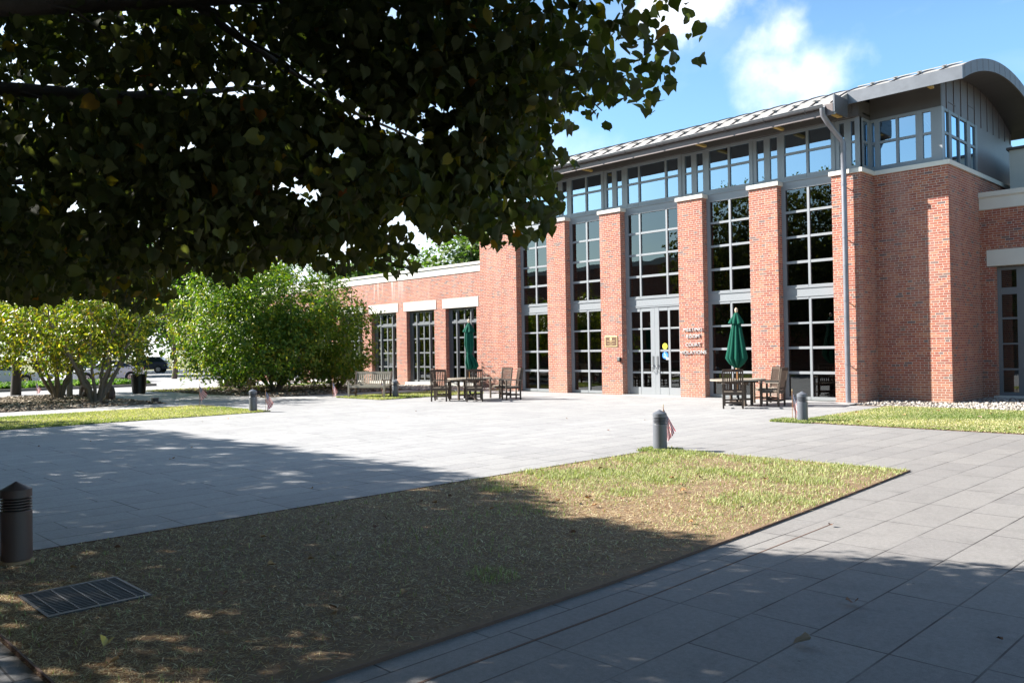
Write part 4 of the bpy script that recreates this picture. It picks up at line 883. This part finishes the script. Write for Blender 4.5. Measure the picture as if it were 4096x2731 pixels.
for (x, y), sd, h, fly, ang, sp, lb in (((-21.80, 11.55), 1, .62, .44, RA-.3, .22, 'small drooping American flag right of the left lawn bollard'), ((-26.65, 11.75), 2, .66, .42, RA-.5, .5, 'small American flag with its cloth blown right, by the left walk'),
    ((-26.45, 16.7), 3, .62, .44, RA, .05, 'small American flag left of the slatted bench'), ((-24.85, 17.75), 4, .62, .44, RA-.5, .15, 'small American flag between the slatted bench and the bollard'),
    ((-7.93, 11.29), 5, .67, .42, RA-.15, .02, 'small American flag half hidden behind the bollard of the dry lawn'), ((-8.66, 17.22), 6, .64, .46, RA-.4, .1, 'small American flag beside the bollard near the right table'), ((-41.9, 10.9), 7, .55, .40, RA, .2, 'faded small flag by the dark tree trunk at the far left')):
    f = make_flag(sd, h, fly, ang, sp); f.location = (x, y, .02); f['label'] = lb
# storm grate
t = thing('drain_grate', 'rectangular steel drain grate set in the dry lawn', 'drain', (-6.07, 1.86, .03))
s = MB(); s.box(-.34, -.31, -.32, .32, -.02, .008); s.box(.31, .34, -.32, .32, -.02, .008); s.box(-.31, .31, -.32, -.30, -.02, .007); s.box(-.31, .31, .30, .32, -.02, .007); s.build('rim', 'grate', t)
s = MB()
for i in range(16): x = -.292+i*.039; s.box(x-.004, x+.004, -.30, .30, -.015, .006)
for i in range(5): y = -.24+i*.12; s.box(-.31, .31, y-.005, y+.005, -.012, .0065)
s.build('bars', 'grate', t); MB().box(-.31, .31, -.30, .30, -.10, -.001).build('pit_shade', 'black', t)  # black slab close under the bars stands in for the hole's shade
tag(MB().box(-.27, .27, -.11, .11, 0, .012).build('valve_cover', 'rust', None, (-5.55, 17.15, .028)), 'small dark rectangular cover in the right lawn', 'cover')
# trash can
t = thing('trash_can', 'black slatted metal trash can standing on the left walk', 'trash can', (-37.75, 13.9, .014)); s = MB()
for i in range(30):
    a = 2*PI*i/30; c, q = math.cos(a), math.sin(a); s.beam((c*.27, q*.27, .06), (c*.33, q*.33, .84), .035, .006, (c, q, 0))
s.build('slats', 'black', t); s = MB(); s.lathe([(.25, .0), (.27, .05), (.255, .08), (.30, .78), (.30, .80)], 28); s.build('liner', 'black', t); s = MB(); s.lathe([(.325, .82), (.36, .845), (.35, .87), (.22, .865), (.22, .80)], 28); s.build('rim', 'black', t)
# spotlight box, planter, posts, boulders
t = thing('ground_light', 'small black ground light at the corner of the mulch bed', 'light', (-29.35, 11.35, .03)); MB().box(-.12, .12, -.09, .09, 0, .15).build('housing', 'black', t, bevel=.02); MB().box(-.13, .13, -.10, .10, .151, .175).build('hood', 'bollard_brown', t, bevel=.005)
t = thing('ground_light', 'low dark ground light at the foot of the big green bush', 'light', (-31.3, 16.2, .03)); MB().box(-.10, .10, -.08, .08, 0, .13).build('housing', 'black', t, bevel=.02); MB().box(-.11, .11, -.09, .09, .131, .15).build('hood', 'bollard_brown', t, bevel=.005)
t = thing('planter_box', 'low stone planter behind the left side of the big bush', 'planter', (-40.0, 19.6, 0), 1.3); s = MB(); s.box(-.9, .9, -.3, -.22, 0, .42); s.box(-.9, .9, .22, .3, 0, .42); s.box(-.9, -.82, -.22, .22, 0, .42); s.box(.82, .9, -.22, .22, 0, .42); s.build('walls', 'kerb', t, bevel=.01); MB().box(-.82, .82, -.22, .22, 0, .36).build('soil', 'mulch', t)
def boulder(x, y, s_, lb):
    r = random.Random(int(x*10)); m_ = MB(); prof = [(s_*.9, 0), (s_, s_*.4), (s_*.85, s_*1.1), (s_*.6, s_*1.7), (s_*.25, s_*2.0)]; n = 10; vs = []; fs = []
    for R0, z in prof:
        for k in range(n): a = 2*PI*k/n; q = R0*r.uniform(.85, 1.15); vs.append((q*math.cos(a), q*.7*math.sin(a), z+r.uniform(-.04, .04)*s_))
    for i in range(len(prof)-1):
        for k in range(n): a = i*n+k; b = i*n+(k+1) % n; fs.append((a, b, b+n, a+n))
    fs.append(tuple(range(len(prof)*n-n, len(prof)*n))); m_.add(vs, fs); tag(m_.build('boulder', 'bollard_brown', None, (x, y, .02)), lb, 'boulder')
boulder(-36.6, 11.35, .36, 'dark upright boulder between the two left bushes'); boulder(-33.3, 11.2, .28, 'dark boulder behind the stems of the second left bush')
tag(MB().tube([(0, 0, 0), (0, 0, 1.0)], .12, 14).build('post', 'kerb', None, (-37.5, 11.0, .02)), 'thick grey post beside the dark boulder', 'post')

# ------------------------------------------------------------ cars
def car(name, label, paint, loc, rz, suv=False, Ln=4.6, light=True):
    t = thing(name, label, 'car', loc, rz); hw = .88; Hh = 1.62 if suv else 1.45
    if suv: low = [(-2.3, .45), (-2.28, .95), (-2.1, 1.02), (-1.2, 1.08), (1.9, 1.06), (2.22, 1.0), (2.28, .55), (2.25, .35), (-2.25, .3)]; top = [(-1.15, 1.06), (-.45, 1.55), (-.2, 1.62), (1.5, 1.60), (2.02, 1.10), (2.02, 1.05)]
    else: low = [(-2.3, .42), (-2.25, .72), (-2.0, .80), (-1.1, .92), (1.5, .98), (2.15, .98), (2.28, .88), (2.28, .45), (2.2, .28), (-2.2, .25)]; top = [(-1.1, .91), (-.35, 1.40), (0, 1.45), (.75, 1.42), (1.55, 1.02), (1.55, .97)]
    def prism(poly, wa, wb, zt):
        s = MB(); n = len(poly); zm = max(z for _, z in poly); z0 = min(z for _, z in poly); vs = []
        for sgn in (-1, 1):
            for x, z in poly: k = (z-z0)/(zm-z0); vs.append((x, sgn*(wa+(wb-wa)*k), z))
        fs = [tuple(range(n)), tuple(range(2*n-1, n-1, -1))]+[(i, i+n, (i+1) % n+n, (i+1) % n) for i in range(n)]; s.add(vs, fs); return s
    body = prism(low, hw, hw-.02, 0).build('body', paint, t, bevel=.06)
    prism(top, hw-.04, hw-.20, 0).build('cabin', paint, body, bevel=.05)
    g = prism([(x*.94+.02*(1 if x < 0 else 0), z-.03 if z > 1.2 else z+.04) for x, z in top], hw-.028, hw-.175, 0); g.build('side_glass', 'car_glass', t, bevel=.02)
    # windscreen and rear glass slabs
    s = MB(); a, b_ = top[0], top[1]; s.add([(a[0]-.01+.05, -.74, a[1]+.05), (a[0]+.04, .74, a[1]+.05), (b_[0]-.03, .62, b_[1]-.03), (b_[0]-.03, -.62, b_[1]-.03)], [(0, 1, 2, 3)]); s.add([(top[-3][0]+.03, -.60, top[-3][1]-.06), (top[-3][0]+.03, .60, top[-3][1]-.06), (top[-2][0]+.0, .72, top[-2][1]+.06), (top[-2][0], -.72, top[-2][1]+.06)], [(0, 1, 2, 3)]); s.build('windscreen', 'car_glass', t)
    for x in (-1.42, 1.38):
        for sy in (-1, 1):
            wv = MB(); R0 = .34 if suv else .32; n = 22; wv.tube([(x, sy*(hw-.20), R0), (x, sy*(hw+.015), R0)], R0, n); wo_ = wv.build('wheel', 'tyre', t)
            rm = MB(); rm.tube([(x, sy*(hw+.016), R0), (x, sy*(hw+.022), R0)], R0*.64, n)
            rm.build('rim', 'rim', wo_); sp = MB()
            for q in range(6): a = q*PI/3+.3; sp.tube([(x+math.cos(a)*R0*.40, sy*(hw+.022), R0+math.sin(a)*R0*.40), (x+math.cos(a)*R0*.40, sy*(hw+.027), R0+math.sin(a)*R0*.40)], R0*.13, 8)
            sp.build('rim_holes', 'black', wo_)
            ar = MB(); ar.tube([(x, sy*(hw-.1), R0+.01), (x, sy*(hw+.004), R0+.01)], R0+.055, n); ar.build('wheel_arch', 'tyre', body)
    for sy in (-1, 1): MB().box(2.18, 2.31, sy*.82-.12*(sy > 0)*1, sy*.82+.12*(sy < 0)*1, .78, .93).build('tail_light', 'tail', t); MB().box(-2.29, -2.1, sy*.80-.2*(sy > 0), sy*.80+.2*(sy < 0), .62, .74).build('headlight', 'headl', t)
    return t
car('parked_car', 'white car parked beyond the island, leftmost, seen behind the first bush', 'car_white', (-56.0, 12.3, .01), R_(-90)+.1)
car('parked_car', 'white car parked beyond the island, behind the stems of the second bush', 'car_white', (-56.6, 18.6, .01), R_(90)+.1)
car('parked_suv', 'dark slate parked SUV across the road between the bushes', 'car_dark', (-85.0, 32.0, .01), R_(55), True)
car('parked_suv', 'dark parked car seen through the second bush, left of the slate SUV', 'car_dark', (-86.5, 26.5, .01), R_(55), True)
car('parked_car', 'blue car parked behind the lower leaves of the big bush', 'car_blue', (-62.0, 35.0, .01), R_(40))
car('parked_car', 'silver car parked right of the blue car behind the big bush', 'car_silver', (-58.0, 38.0, .01), R_(40))

# ------------------------------------------------------------ trees
def limb(mb, p0, p1, r0, r1, wob, rr, n=5, sides=7):
    p0 = Vector(p0); p1 = Vector(p1); pts = []; rad = []
    for i in range(n+1):
        u = i/n; q = p0.lerp(p1, u)+Vector((rr.uniform(-1, 1), rr.uniform(-1, 1), rr.uniform(-.6, .6)))*wob*math.sin(PI*u); pts.append(q); rad.append(r0+(r1-r0)*u)
    mb.tube(pts, rad, sides, False); return pts
def crown_leaves(t, name, centers, cr, per, size, m, seed, tmpl, faces, vbias=1.0, droop=.3, out=None):
    """clusters of leaves round the points `centers`"""
    r = np.random.RandomState(seed); n = len(centers)*per; c = np.repeat(centers, per, 0); off = r.normal(size=(n, 3))*cr; p = c+off
    nr = r.normal(size=(n, 3)); nr[:, 2] = np.abs(nr[:, 2])+.35
    if out is not None: o = p-out; o /= np.linalg.norm(o, axis=1, keepdims=True)+1e-6; nr = nr+o*.9
    tp = r.normal(size=(n, 3)); tp[:, 2] -= droop*2
    cv = np.repeat(r.rand(len(centers)), per); v = np.clip((r.rand(n)*.75+cv*.25)**vbias, 0, 1)
    return leaves(name, p, size*(.6+.7*r.rand(n)), nr, tp, v, m, t, tmpl, faces)
def shell_points(n, c, rad, seed, thick=.55, zmin=None, lump=.27, freq=1.6):
    r = np.random.RandomState(seed); d = r.normal(size=(n, 3)); d /= np.linalg.norm(d, axis=1, keepdims=True)
    u = (1-thick*r.rand(n)**1.6); lumpv = 1+lump*noise3(d, 2.6, seed+5); p = np.array(c)+d*np.array(rad)*(u*lumpv)[:, None]
    keep = noise3(p, freq, seed+8) > -.75+.2*r.rand(n)
    if zmin is not None: keep &= p[:, 2] > zmin
    return p[keep]
def bush(name, label, cat, base, rad, hc, n, per, size, m, seed, stems=7, bark='bark_grey', off=(0, 0), top=None, zmin=.45, group=None):
    t = thing(name, label, cat, (base[0], base[1], .02), 0, group); rr = random.Random(seed); tr = MB(); c = (off[0], off[1], hc)
    P = shell_points(n, c, rad, seed, .75, zmin)
    rs = np.random.RandomState(seed+50); sd = rs.normal(size=(46, 3)); sd[:, 2] = np.abs(sd[:, 2])*.8; sd /= np.linalg.norm(sd, axis=1, keepdims=True)
    for d_ in sd:      # shoots standing out of the crown
        l_ = rs.uniform(1.02, 1.26); a_ = np.array(c)+d_*np.array(rad)*.8; b_ = np.array(c)+d_*np.array(rad)*l_; b_[2] += .12
        tr.tube([tuple(a_), tuple(b_)], [.009, .004], 4, False); P = np.concatenate([P, a_+(b_-a_)*np.linspace(.35, 1, 5)[:, None]])
    for i in range(stems):
        a = 2*PI*i/stems+rr.uniform(-.3, .3); k = rr.uniform(.35, .8); b0 = (.10*math.cos(a), .10*math.sin(a), 0); m1 = (off[0]*.4+rad[0]*.28*math.cos(a), off[1]*.4+rad[1]*.28*math.sin(a), hc*.45)
        e1 = (off[0]+rad[0]*k*math.cos(a), off[1]+rad[1]*k*math.sin(a), hc+rad[2]*rr.uniform(.1, .7)); r0 = rr.uniform(.055, .095)
        limb(tr, b0, m1, r0, r0*.7, .06, rr); limb(tr, m1, e1, r0*.7, .012, .15, rr)
        for j in range(5):
            q = Vector(m1).lerp(Vector(e1), rr.uniform(.05, .8)); d = Vector((rr.uniform(-1, 1), rr.uniform(-1, 1), rr.uniform(-.1, .8))).normalized()*rr.uniform(.5, 1.1)*min(rad)*.5; limb(tr, q, q+d, .018, .005, .06, rr, 4, 5)
    for i in rr.sample(range(len(P)), min(150, len(P))): q = Vector(P[i]); d = (Vector(c)-q)*.25; tr.tube([q, q+d+Vector((0, 0, -.1))], [.004, .009], 4, False)
    tr.build('trunk', bark, t)
    crown_leaves(t, 'crown', P, .13, per, size, m, seed+1, OVAL, OVAL_F, 1.0, .35, np.array(c)); return t
bush('magnolia_bush', 'big dense green bush, tallest of the bushes, before the brick wing', 'bush', (-33.0, 17.95), (3.7, 3.7, 2.95), 2.75, 4600, 12, .158, 'magnolia', 101, 8, off=(.1, -.1))
bush('magnolia_bush', 'green and yellow bush with many bare stems, nearest the left lawn', 'bush', (-31.8, 10.2), (2.6, 2.6, 2.0), 2.75, 1000, 9, .155, 'magnolia_yellow', 111, 9, off=(.1, .1), zmin=1.05)
bush('magnolia_bush', 'yellowing bush with forked stems, second from the left edge', 'bush', (-36.2, 10.2), (2.3, 2.4, 1.9), 2.65, 850, 9, .155, 'magnolia_yellow', 121, 8, off=(0, -.2), zmin=1.0)
bush('magnolia_bush', 'bush cut by the left edge of the photo, with low dark leaves', 'bush', (-34.6, 6.6), (2.0, 2.1, 1.8), 2.4, 750, 9, .15, 'magnolia_yellow', 131, 6, off=(-.3, -.4), zmin=.7)
bush('magnolia_bush', 'yellow tipped bush behind the left flank of the big green bush', 'bush', (-38.2, 18.8), (2.7, 2.7, 2.1), 2.3, 1400, 10, .15, 'magnolia_yellow', 141, 7, off=(0, -.3), zmin=.55)
bush('magnolia_bush', 'low dark green bush under the right side of the big bush, by the wing', 'bush', (-33.4, 21.3), (1.7, 1.5, .9), .9, 500, 9, .12, 'magnolia', 151, 5, zmin=.1)
def tree(name, label, base, th, c, rad, n, per, size, m, seed, trunk_r=.2, bark='bark', tmpl=QUAD, faces=QUAD_F, group=None, thick=.6, cr=.35):
    t = thing(name, label, 'tree', (base[0], base[1], 0), 0, group); rr = random.Random(seed); tr = MB(); limb(tr, (0, 0, 0), (c[0]*.5, c[1]*.5, th), trunk_r, trunk_r*.7, .1, rr, 6, 10)
    for i in range(8): a = 2*PI*i/8+rr.uniform(-.3, .3); limb(tr, (c[0]*.5, c[1]*.5, th*rr.uniform(.8, 1.05)), (c[0]+rad[0]*.75*math.cos(a), c[1]+rad[1]*.75*math.sin(a), c[2]+rad[2]*rr.uniform(-.35, .6)), trunk_r*.45, .03, .3, rr, 6, 6)
    limb(tr, (c[0]*.5, c[1]*.5, th), (c[0], c[1], c[2]+rad[2]*.8), trunk_r*.65, .03, .3, rr, 6, 6); tr.build('trunk', bark, t)
    P = shell_points(n, c, rad, seed, thick, lump=.22, freq=1.2/max(rad)*3); crown_leaves(t, 'crown', P, cr, per, size, m, seed+1, tmpl, faces, 1, .2, np.array(c)); return t
tree('street_tree', 'dark straight tree trunk at the far left edge, its crown above the bushes', (-42.2, 10.15), 2.6, (0, 0, 5.2), (3.2, 3.2, 2.6), 1100, 12, .22, 'far_leaf', 201, .22, 'bark_dark')
for i, (x, y, h, rw, m, lb) in enumerate([(-47, 43, 11.5, 4.0, 'pale_leaf', 'pale green tree rising over the roof of the left wing'), (-43.5, 48, 11.6, 4.2, 'far_leaf', 'dark green tree over the wing roof, next to the hall'), (-52, 36, 8.6, 3.4, 'pale_leaf', 'feathery pale tree behind the top of the big bush'),
        (-70, 33, 12.5, 4.8, 'far_leaf', 'tall dark tree between the big bush and the yellow bushes'), (-74, 24, 11, 4.6, 'far_leaf', 'dark tree beyond the parked cars, left of the tall one'), (-98, 36, 13, 6, 'far_leaf', 'far tree behind the slate SUV'),
        (-95, 25, 13, 6, 'far_leaf', 'far tree beyond the parking lot above the white cars'), (-97, 14, 13, 6.5, 'far_leaf', 'far dark tree beyond the parking lot at the left edge'), (-90, 48, 13, 6, 'far_leaf', 'far tree behind the blue car'), (-76, 56, 13, 6, 'pale_leaf', 'far lighter tree behind the silver car'), (-62, 62, 12, 5, 'far_leaf', 'far tree hidden behind the left wing')]):
    tree('tree', lb, (x, y), h*.25, (0, 0, h*.56), (rw, rw, h*.46), 1000, 13, .42, m, 300+i*7, .25)
tree('tree', 'dark leafy tree filling the gap between the big bush and the yellow bush', (-60, 24.6), 3, (0, 0, 6.6), (4.2, 4.2, 3.4), 1000, 13, .36, 'far_leaf', 371, .2)
for x_, y_, lb in ((-62, -4, 'unseen tree added beyond the left edge, nearest the road, to darken the wing windows'), (-74, -8, 'unseen tree added beyond the left edge, middle one, to darken the wing windows'), (-86, -5, 'unseen tree added beyond the left edge, farthest one, to darken the wing windows')):  # unseen trees, added to darken what the wing windows mirror
    tree('tree', lb, (x_, y_), 3, (0, 0, 6.5), (6.5, 6, 5.6), 1100, 12, .42, 'far_leaf', 380+int(-x_), .25)
# row of lindens along the near side of the court; the first reaches over the camera
CAMO = np.array([0, 0, H]); k_ = 1/.5742
SIL = np.array([(-400, -900), (-400, 690), (0, 692), (70, 705), (150, 690), (210, 686), (255, 690), (330, 735), (392, 702), (398, 640), (420, 612), (470, 628), (520, 655), (570, 632), (650, 600), (700, 612), (770, 628), (850, 612), (905, 638), (968, 622), (950, 560), (905, 500), (925, 480),
                (960, 520), (1010, 560), (1060, 535), (1110, 570), (1180, 575), (1235, 560), (1290, 520), (1300, 455), (1270, 420), (1330, 385), (1325, 360), (1275, 345), (1262, 305), (1330, 308), (1300, 262), (1342, 255), (1400, 310), (1385, 262), (1370, 250), (1440, 232), (1470, 268), (1500, 276), (1532, 232), (1508, 208), (1562, 200), (1545, 165), (1580, 150), (1612, 152), (1652, 82), (1600, 60), (1578, 10), (1540, -60), (1500, -900)], float)
GAPS = [(432, 340, 34, 15), (665, 425, 48, 24), (706, 452, 26, 22), (776, 351, 22, 20), (170, 478, 26, 18), (45, 425, 18, 22), (790, 565, 22, 18), (905, 25, 20, 28), (952, 112, 18, 18), (1010, 250, 34, 16), (968, 275, 16, 34), (1035, 300, 30, 14), (590, 515, 15, 12), (345, 560, 15, 12), (745, 20, 12, 16), (500, 110, 9, 10), (640, 620, 16, 10), (905, 508, 22, 16), (870, 470, 8, 8), (10, 60, 10, 10), (350, 500, 8, 12), (560, 560, 14, 8)]
def project(p):
    q = p-CAMO; z = q@cd; zz = np.where(z > .05, z, 1); return (CX+FPX*(q@cR)/zz)/k_, (CY-FPX*(q@cU)/zz)/k_, z
def inside(poly, x, y):
    r = np.zeros(len(x), bool); n = len(poly); j = n-1
    for i in range(n):
        xi, yi = poly[i]; xj, yj = poly[j]; c = ((yi > y) != (yj > y)) & (x < (xj-xi)*(y-yi)/(yj-yi+1e-12)+xi); r ^= c; j = i
    return r
limbsA = [([(-6.65, -.9, 2.6), (-5.4, .2, 3.2), (-4.88, 1.0, 3.44), (-4.9, 1.55, 3.61), (-4.87, 2.15, 3.79), (-4.81, 3.06, 4.08)], .075, .015),
          ([(-6.7, -.9, 2.4), (-6.4, .3, 3.15), (-6.29, 1.29, 3.43), (-6.3, 1.84, 3.51), (-6.39, 2.32, 3.61), (-6.36, 2.91, 3.76), (-6.38, 3.46, 3.93)], .075, .015),
          ([(-4.9, 1.6, 3.62), (-4.92, 2.1, 3.83), (-5.23, 2.64, 3.78), (-5.47, 3.25, 3.71), (-5.7, 3.87, 3.62), (-5.62, 4.53, 3.47)], .034, .008),
          ([(-7.5, .2, 2.9), (-8.17, 1.67, 3.15), (-7.92, 2.2, 3.18), (-7.75, 2.65, 3.33)], .03, .008),
          ([(-4.9, 1.7, 3.65), (-4.3, 2.4, 3.75), (-4.03, 3.0, 3.76), (-4.06, 3.26, 3.71), (-4.08, 3.52, 3.64), (-3.6, 4.1, 3.55)], .026, .006),
          ([(-5.3, 1.9, 2.95), (-4.99, 2.89, 2.87), (-4.91, 3.4, 2.87), (-4.84, 3.9, 2.79), (-4.53, 4.51, 2.68)], .022, .006),
          ([(-5.6, 1.6, 3.1), (-5.07, 2.81, 3.04), (-4.91, 3.26, 2.94), (-4.86, 3.59, 2.92)], .02, .007)]
def linden_filter(p, r, gaps=True):
    x, y, z = project(p); vis = (z > .3) & (x > -60-900/np.maximum(z, .3)) & (x < 2420+900/np.maximum(z, .3)) & (y > -60) & (y < 1630+900/np.maximum(z, .3))
    ok = inside(SIL, x+r.normal(0, 3, len(x)), y+r.normal(0, 3, len(x)))
    if gaps:
        for gx, gy, a, b_ in GAPS:
            g = ((x-gx)/a)**2+((y-gy)/b_)**2; ok &= g > 1+r.normal(0, .55, len(x))
    far = z > 4.1
    for pts, r0_, r1_ in limbsA[:3]:
        qx, qy, qz = project(np.array(pts))
        for i in range(len(pts)-1):
            if qz[i] < .5: continue
            ax, ay, bx, by = qx[i], qy[i], qx[i+1], qy[i+1]; tt = np.clip(((x-ax)*(bx-ax)+(y-ay)*(by-ay))/((bx-ax)**2+(by-ay)**2+1e-6), 0, 1)
            dd = np.hypot(x-ax-tt*(bx-ax), y-ay-tt*(by-ay)); ok &= ~((dd < 20) & (z < qz[i]+.25) & (r.rand(len(x)) < .85))
    keep = np.where(vis, ok & far, True) & (p[:, 1]+.797*p[:, 2] < np.interp(p[:, 0]+1.275*p[:, 2], [-9, -7, -5.5, -3.4, -1.8, 2], [7.25, 7.05, 6.1, 6.0, 6.75, 7.0])+.16*noise3(p, 1.4, 77)+.14*noise3(p, 5, 78)) & (np.linalg.norm(p-CAMO, axis=1) > 1.6)
    return keep
def linden(label, base, blobs, nclus, per, size, seed, limbs=(), first=False, m='linden'):
    t = thing('linden_tree', label, 'tree', (base[0], base[1], 0), 0, 'lindens in a row along the court'); rr = random.Random(seed); r = np.random.RandomState(seed); b0 = np.array([base[0], base[1], 0]); tr = MB()
    limb(tr, (0, 0, 0), (.1, .1, 2.5), .21, .17, .05, rr, 6, 12); limb(tr, (.1, .1, 2.45), (.2, .1, 8.5), .16, .04, .2, rr, 7, 8)
    for i in range(10):
        a = 2*PI*i/10+.2; z = 2.3+i*.45
        if first and .2 < (a % (2*PI)) < 2.2: continue
        limb(tr, (.1, .1, z), (3.3*math.cos(a), 3.0*math.sin(a), z+1.5), .06, .015, .25, rr, 6, 6)
    for pts, r0, r1 in limbs:
        q = [Vector(p)-Vector(b0) for p in pts]; tr.tube(q, [r0+(r1-r0)*i/(len(q)-1) for i in range(len(q))], 9, False)
        for i in range(1, len(q)):
            for j in range(2):
                s_ = q[i-1].lerp(q[i], rr.random()); e_ = s_+Vector((rr.uniform(-.5, .5), rr.uniform(.1, .9), rr.uniform(-.5, .4))); ee = np.array(e_)+b0
                tr.tube([s_, s_.lerp(e_, .5)+Vector((0, 0, .05)), e_], [.014, .009, .004], 5, False)
    tr.build('trunk', 'bark', t)
    Ps = []
    for (c, rad, f) in blobs:
        n = int(nclus*f); d = r.normal(size=(n, 3)); d /= np.linalg.norm(d, axis=1, keepdims=True); u = r.rand(n)**(1/2.4); Ps.append(np.array(c)+d*np.array(rad)*u[:, None])
    P = np.concatenate(Ps); P = P[(noise3(P, 1.5, seed+3) > -.9) & (noise3(P, 4.5, seed+4) > -.55)]; P = P[P[:, 2] > 1.7]
    P = P[linden_filter(P, r, False)]; n = len(P)*per; c = np.repeat(P, per, 0); p = c+r.normal(size=(n, 3))*np.array([.16, .16, .13]); keep = linden_filter(p, r); p = p[keep]; p = p[p[:, 2] > 1.6]; n = len(p)
    nr = r.normal(size=(n, 3)); nr[:, 2] = np.abs(nr[:, 2])*.8+.15; tp = r.normal(size=(n, 3))*.55; tp[:, 2] -= 1.0; v = r.rand(n)
    leaves('crown', p-b0, size*(.5+.85*r.rand(n)), nr, tp, v, m, t, LINDEN, LINDEN_F)
    return t
linden('big linden reaching over the upper left of the view with dark drooping leafy limbs', (-6.7, -1.1), [((-6.0, 1.2, 4.0), (5.2, 4.3, 2.1), 1.15), ((-4.2, 3.4, 3.3), (2.2, 2.0, 1.4), 1.1), ((-7.6, 2.2, 2.7), (3.6, 2.0, .9), .65), ((-6.5, -1, 6.6), (5, 4.6, 3.6), .62), ((-1, -1.0, 4.6), (4.2, 3.6, 1.9), .26)], 3900, 10, .071, 401, limbsA, True)
linden('second linden of the court row, its small backlit leaves behind the nearest limbs', (-14.2, -1.6), [((-13.5, 1.0, 4.4), (5, 4.4, 2.6), 1.3), ((-14, -2.5, 7), (5, 5, 4.2), 2.0)], 1500, 9, .11, 411, m='linden_lit')
linden('third linden of the court row, beyond the left edge', (-22.6, -4.0), [((-22.6, -3.4, 7.4), (5.3, 5.8, 6.2), 3.2)], 1500, 9, .15, 421)
linden('fourth linden of the court row, tallest, mirrored in the upper windows', (-29.3, -4.4), [((-29.3, -3.6, 7.6), (5.2, 5.6, 5.6), 2.0)], 1500, 9, .17, 431)
linden('linden of the court row behind the camera', (3.8, -3.2), [((3.0, -2.2, 5.8), (5.5, 5.0, 3.8), .6)], 1300, 9, .15, 441)
# unseen brick block added to shut out sky light; the windows mirror it
t = thing('sky_block_building', 'unseen brick block added across the court to shut out sky light', 'building', (-20, -22, 0)); s = MB(); s.box(-34, 44, -2, 15, 0, 8.4); s.build('wall', 'brick', t, (0, 0, 0)); s = MB(); s.box(-34.1, 44.1, -2.1, 15.1, 8.4, 8.8); s.build('coping', 'stone', t)
# ------------------------------------------------------------ fallen leaves
def litter_proto(m, seed, sz=.07):
    r = random.Random(seed); a = [Vector(v)*sz for v in LINDEN]; vs = [(v.x, v.y, .012+abs(v.x)*r.uniform(.4, 1.1)+(.25*v.y*v.y/sz)*r.uniform(.3, 1)) for v in a]; s = MB(); s.add(vs, LINDEN_F, True); o = s.build('fallen_leaf', m); return o
lp = {m: litter_proto(m, i+1) for i, m in enumerate(('litter_tan', 'litter_brown', 'litter_pale', 'litter_yellow'))}
used = set()
def drop(m, x, y, z, label, group, sc=1.0):
    o = lp[m]
    if m in used: o = o.copy(); COL.objects.link(o)
    used.add(m); o.location = (x, y, z); o.rotation_euler = (rnd.uniform(-.3, .3), rnd.uniform(-.3, .3), rnd.uniform(0, 6.28)); o.scale = (sc,)*3; tag(o, label.replace('small ', 'small '+{'litter_tan': 'tan ', 'litter_brown': 'brown ', 'litter_pale': 'pale ', 'litter_yellow': 'yellow '}[m]), 'leaf', group)
drop('litter_yellow', -4.93, 1.62, .035, 'large bright yellow leaf lying near the bottom left of the lawn', None, 1.15)
drop('litter_pale', -2.12, 4.3, .018, 'pale folded leaf alone on the shaded path', None, 1.3); drop('litter_brown', -2.22, 5.15, .018, 'brown curled leaf on the path beyond the pale one', None, 1.1)
drop('litter_tan', -4.6, 1.55, .035, 'orange brown leaf right beside the large yellow leaf', None, 1.0)
for i in range(46): drop(rnd.choice(['litter_tan', 'litter_tan', 'litter_brown', 'litter_pale']), rnd.uniform(-7.6, -3.8), rnd.uniform(1.7, 9.5), .04, 'small curled leaf lying on the dry front lawn', 'fallen leaves on the front lawn', rnd.uniform(.6, 1.0))
for i in range(16): drop(rnd.choice(['litter_tan', 'litter_pale']), rnd.uniform(-8.2, -4.2), rnd.uniform(17, 21.6), .05, 'small curled leaf lying on the green lawn by the brick corner', 'fallen leaves on the right lawn', rnd.uniform(.8, 1.2))
for i in range(26): drop(rnd.choice(['litter_brown', 'litter_tan']), rnd.uniform(-3.5, 1.0) if i % 2 else rnd.uniform(-21, -8.2), rnd.uniform(2.5, 10) if i % 2 else rnd.uniform(3, 20), .02, 'small dry leaf lying on the paving', 'fallen leaves on the paving', rnd.uniform(.35, .7))
